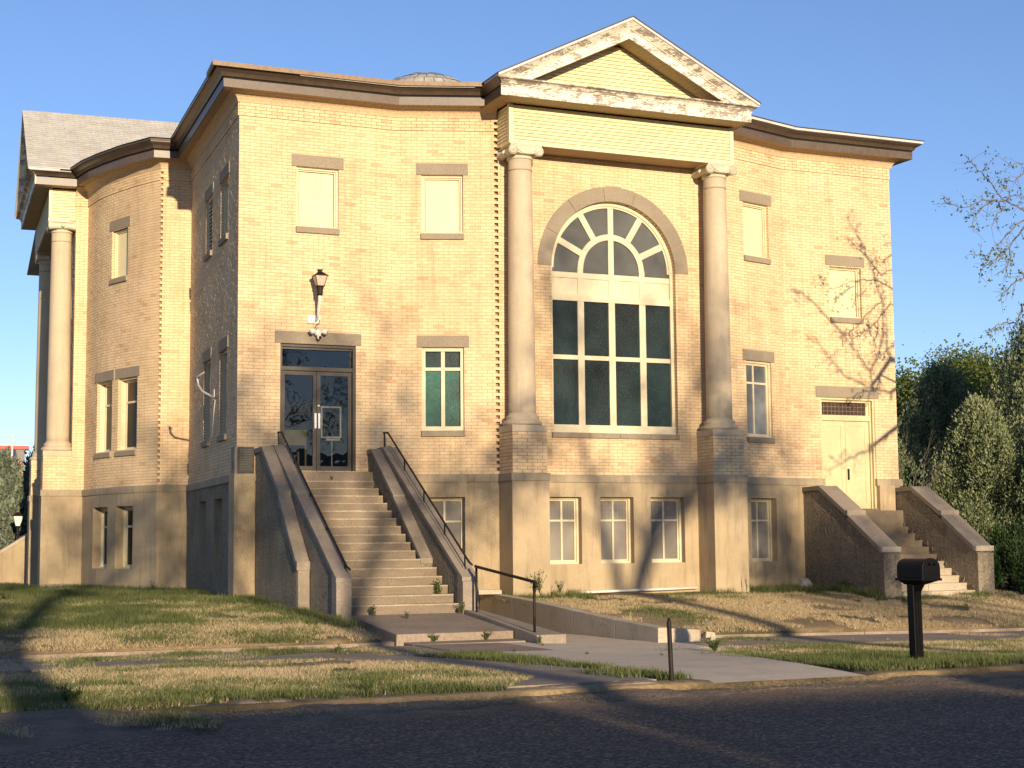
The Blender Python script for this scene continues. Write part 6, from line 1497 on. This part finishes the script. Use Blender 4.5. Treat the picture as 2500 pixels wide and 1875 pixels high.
for (n, x0, x1, y0, y1, sd_, sc) in [(420000, .3, 21.5, 14.98, 24.5, 1, 1.0), (430000, 2.0, 26.5, 24.5, 33.0, 2, 1.05), (90000, 3.5, 8.0, 33.0, 46, 3, 1.6), (60000, 21.5, 34, 16, 33, 4, 1.3), (30000, -6, .6, 14.98, 32, 6, 1.4), (14000, .2, 3.2, 13.6, 15.0, 7, 1.0)]:
    x, y, rn, gv = field(n, x0, x1, y0, y1, sd_)
    isg = gv + rn.normal(0, .14, len(x)) > .785
    bare = (fb(x, y, .9, 15) > .60) & ~isg; isd = ~isg & ~bare
    tall = np.where(gv > .9, 1.35, 1.0)
    G_.append(blades(x[isg], y[isg], rn, .062 * sc * tall[isg], .011 * sc, .55)); GT.append(np.clip(rn.normal(.42, .22, isg.sum()) + (.15 - .25 * (gv[isg] > .95)), 0, 1))
    D_.append(blades(x[isd], y[isd], rn, .046 * sc, .010 * sc, .8)); DT.append(np.clip(rn.normal(.5, .25, isd.sum()), 0, 1))
for (x0, x1, y0, y1, n, h_) in [(17.2, 20.75, 29.3, 30.25, 2600, .15), (20.35, 20.75, 28.0, 29.4, 1500, .17), (20.4, 23.9, 27.2, 28.1, 2600, .10), (12.7, 14.6, 29.2, 30.2, 900, .13), (2.5, 7.6, 36.0, 37.2, 900, .14), (3.4, 7.4, 29.8, 31.4, 1500, .13), (7.3, 8.0, 26.5, 30.9, 1500, .12), (6.8, 8.2, 24.6, 26.4, 1200, .11), (11.1, 13.6, 15.2, 20.5, 4200, .10), (7.95, 8.75, 15.4, 21.2, 2200, .09), (.5, 6.1, 15.0, 15.35, 2600, .09), (1, 6.4, 14.88, 15.02, 900, .06), (11.1, 22, 14.88, 15.02, 1500, .07), (11.1, 22, 15.0, 15.35, 4200, .10)]:
    x, y, rn = scatter(n * 2, x0, x1, y0, y1, int(x0 * 10) + n); k_ = (fb(x, y, .7, 5) > .47); x, y = x[k_], y[k_]
    if y0 > 28 and x0 > 17: k_ = ~inpoly(x, y, PAVED[3]); x, y = x[k_], y[k_]
    G_.append(blades(x, y, rn, h_, .013, .45)); GT.append(np.clip(rn.normal(.55, .25, len(x)), 0, 1))
o = fastmesh('green_grass', np.concatenate(G_), np.concatenate(GT), 'ggrass', None, 'stuff'); tag(o, 'green grass patches along walls, kerb and sidewalk', 'grass')
o = fastmesh('dry_grass', np.concatenate(D_), np.concatenate(DT), 'dgrass', None, 'stuff'); tag(o, 'short straw-coloured dry grass over the lawns', 'grass')
# clumps of straw litter along the kerb in the gutter
rn = np.random.default_rng(12); n = 34000; x = rn.uniform(-2, 24, n); y = 14.88 - np.abs(rn.normal(0, .36, n)); keep = fb(x, y, .9, 44) > .45; x, y = x[keep], y[keep]; n = len(x)
a = rn.uniform(0, 6.28, n); ln = rn.uniform(.02, .06, n); z = .03 + rn.uniform(0, .03, n)
tr = np.stack([np.stack([x, y, z], 1), np.stack([x + .006, y + .006, z], 1), np.stack([x + np.cos(a) * ln, y + np.sin(a) * ln, z + rn.uniform(0, .02, n)], 1)], 1)
o = fastmesh('straw_litter', tr, rn.uniform(.2, .8, n), 'dgrass', None, 'stuff'); tag(o, 'loose straw and grit gathered in the gutter', 'litter')
# individual weeds
def weed(label, x, y, z, h, seed, nst=7, leaf=.05, dens=9, group='weeds along the paving and walls', spread=.5):
    leaf *= .62; dens = int(dens * 1.3); h *= .8
    global nr
    t = thing('weed', label, 'weed', (x, y, z), group); rg = random.Random(seed); b = MB(); c = []
    for k in range(nst):
        a = rg.uniform(0, 6.28); r_ = rg.uniform(0, spread); hh = h * rg.uniform(.55, 1.1)
        p = [(x, y, z), (x + math.cos(a) * r_ * hh * .4, y + math.sin(a) * r_ * hh * .4, z + hh * .55), (x + math.cos(a) * r_ * hh, y + math.sin(a) * r_ * hh, z + hh)]
        b.tube(p, [.006, .004, .002], 4, False)
        for q in range(dens): s_ = rg.uniform(.15, 1); c.append([lerp(p[0][i], p[2][i], s_) + rg.gauss(0, leaf * .5) for i in range(3)])
    b.build('stem', 'weed', t); nr = np.random.default_rng(seed); c = np.array(c)
    fastmesh('leaves', leaf_tris(c, leaf, np.tile([0, 0, .9], (len(c), 1)), .8, 2.6), np.clip(nr.normal(.5, .2, len(c)), 0, 1), 'weed', t)
weed('dark weed bush growing from the right end of the front steps', 10.2, 26.95, .55, .42, 1, 14, .075, 16)
weed('weed clump at left end of the lowest front step', 8.75, 26.2, .34, .22, 2, 9, .05)
weed('weed clump on the landing crack', 9.2, 25.7, .30, .15, 3, 7, .04)
weed('weed at the foot of the right stair pier', 10.35, 26.1, .36, .22, 4, 9, .05)
weed('row of weeds under the landing edge, left', 9.0, 23.92, .02, .16, 5, 12, .04, spread=1.6)
weed('row of weeds under the landing edge, right', 9.9, 23.92, .02, .18, 6, 12, .04, spread=1.6)
weed('tall weed at the white porch wall near the left pedestal', 13.3, 29.3, .56, .55, 7, 12, .06)
weed('low weed clump beside the tall one at the left pedestal', 13.9, 29.6, .54, .32, 8, 10, .05)
weed('leafy weed by the near cheek end of the side stairs', 21.35, 27.75, .42, .75, 9, 14, .075, 14)
weed('thin upright weed before the right pedestal', 18.2, 29.35, .5, .5, 10, 4, .04, 6, spread=.15)
weed('bushy weed at the corner of the driveway and right verge', 11.6, 19.6, .03, .2, 11, 22, .035, 16, spread=1.4)
weed('dark grass tuft at the left end of the kerb', 2.2, 15.6, .1, .22, 12, 26, .04, 12, spread=1.2)
weed('weed tuft at the kerb left of the old pad', 5.0, 15.15, .1, .20, 13, 16, .04, 10, spread=.9)
weed('small weed at the end of ramp curb', 10.4, 22.95, -.02, .18, 14, 8, .04)
weed('sprig growing in the step below the door', 9.35, 30.62, 2.86, .10, 15, 4, .035, 5)
weed('dandelion tuft on the left sidewalk', 6.9, 22.3, .01, .16, 16, 12, .04, 9, spread=1.1)
weed('weed tuft beside the curved wall corner', 7.05, 37.0, .5, .3, 17, 8, .05)
weed('yellow-green weed row under the near side-stair cheek', 20.6, 29.2, .48, .30, 18, 24, .05, 12, spread=1.6)
for k, (x_, y_) in enumerate([(9.9, 20.2), (10.6, 19.3), (9.3, 21.4), (10.3, 22.6)]):
    weed(['crack weed at the middle of the driveway', 'crack weed on the driveway nearer the kerb', 'crack weed where sidewalk meets driveway', 'crack weed below the retaining wall'][k], x_, y_, gz(x_, y_), .07, 60 + k, 6, .03, 5, spread=.9)
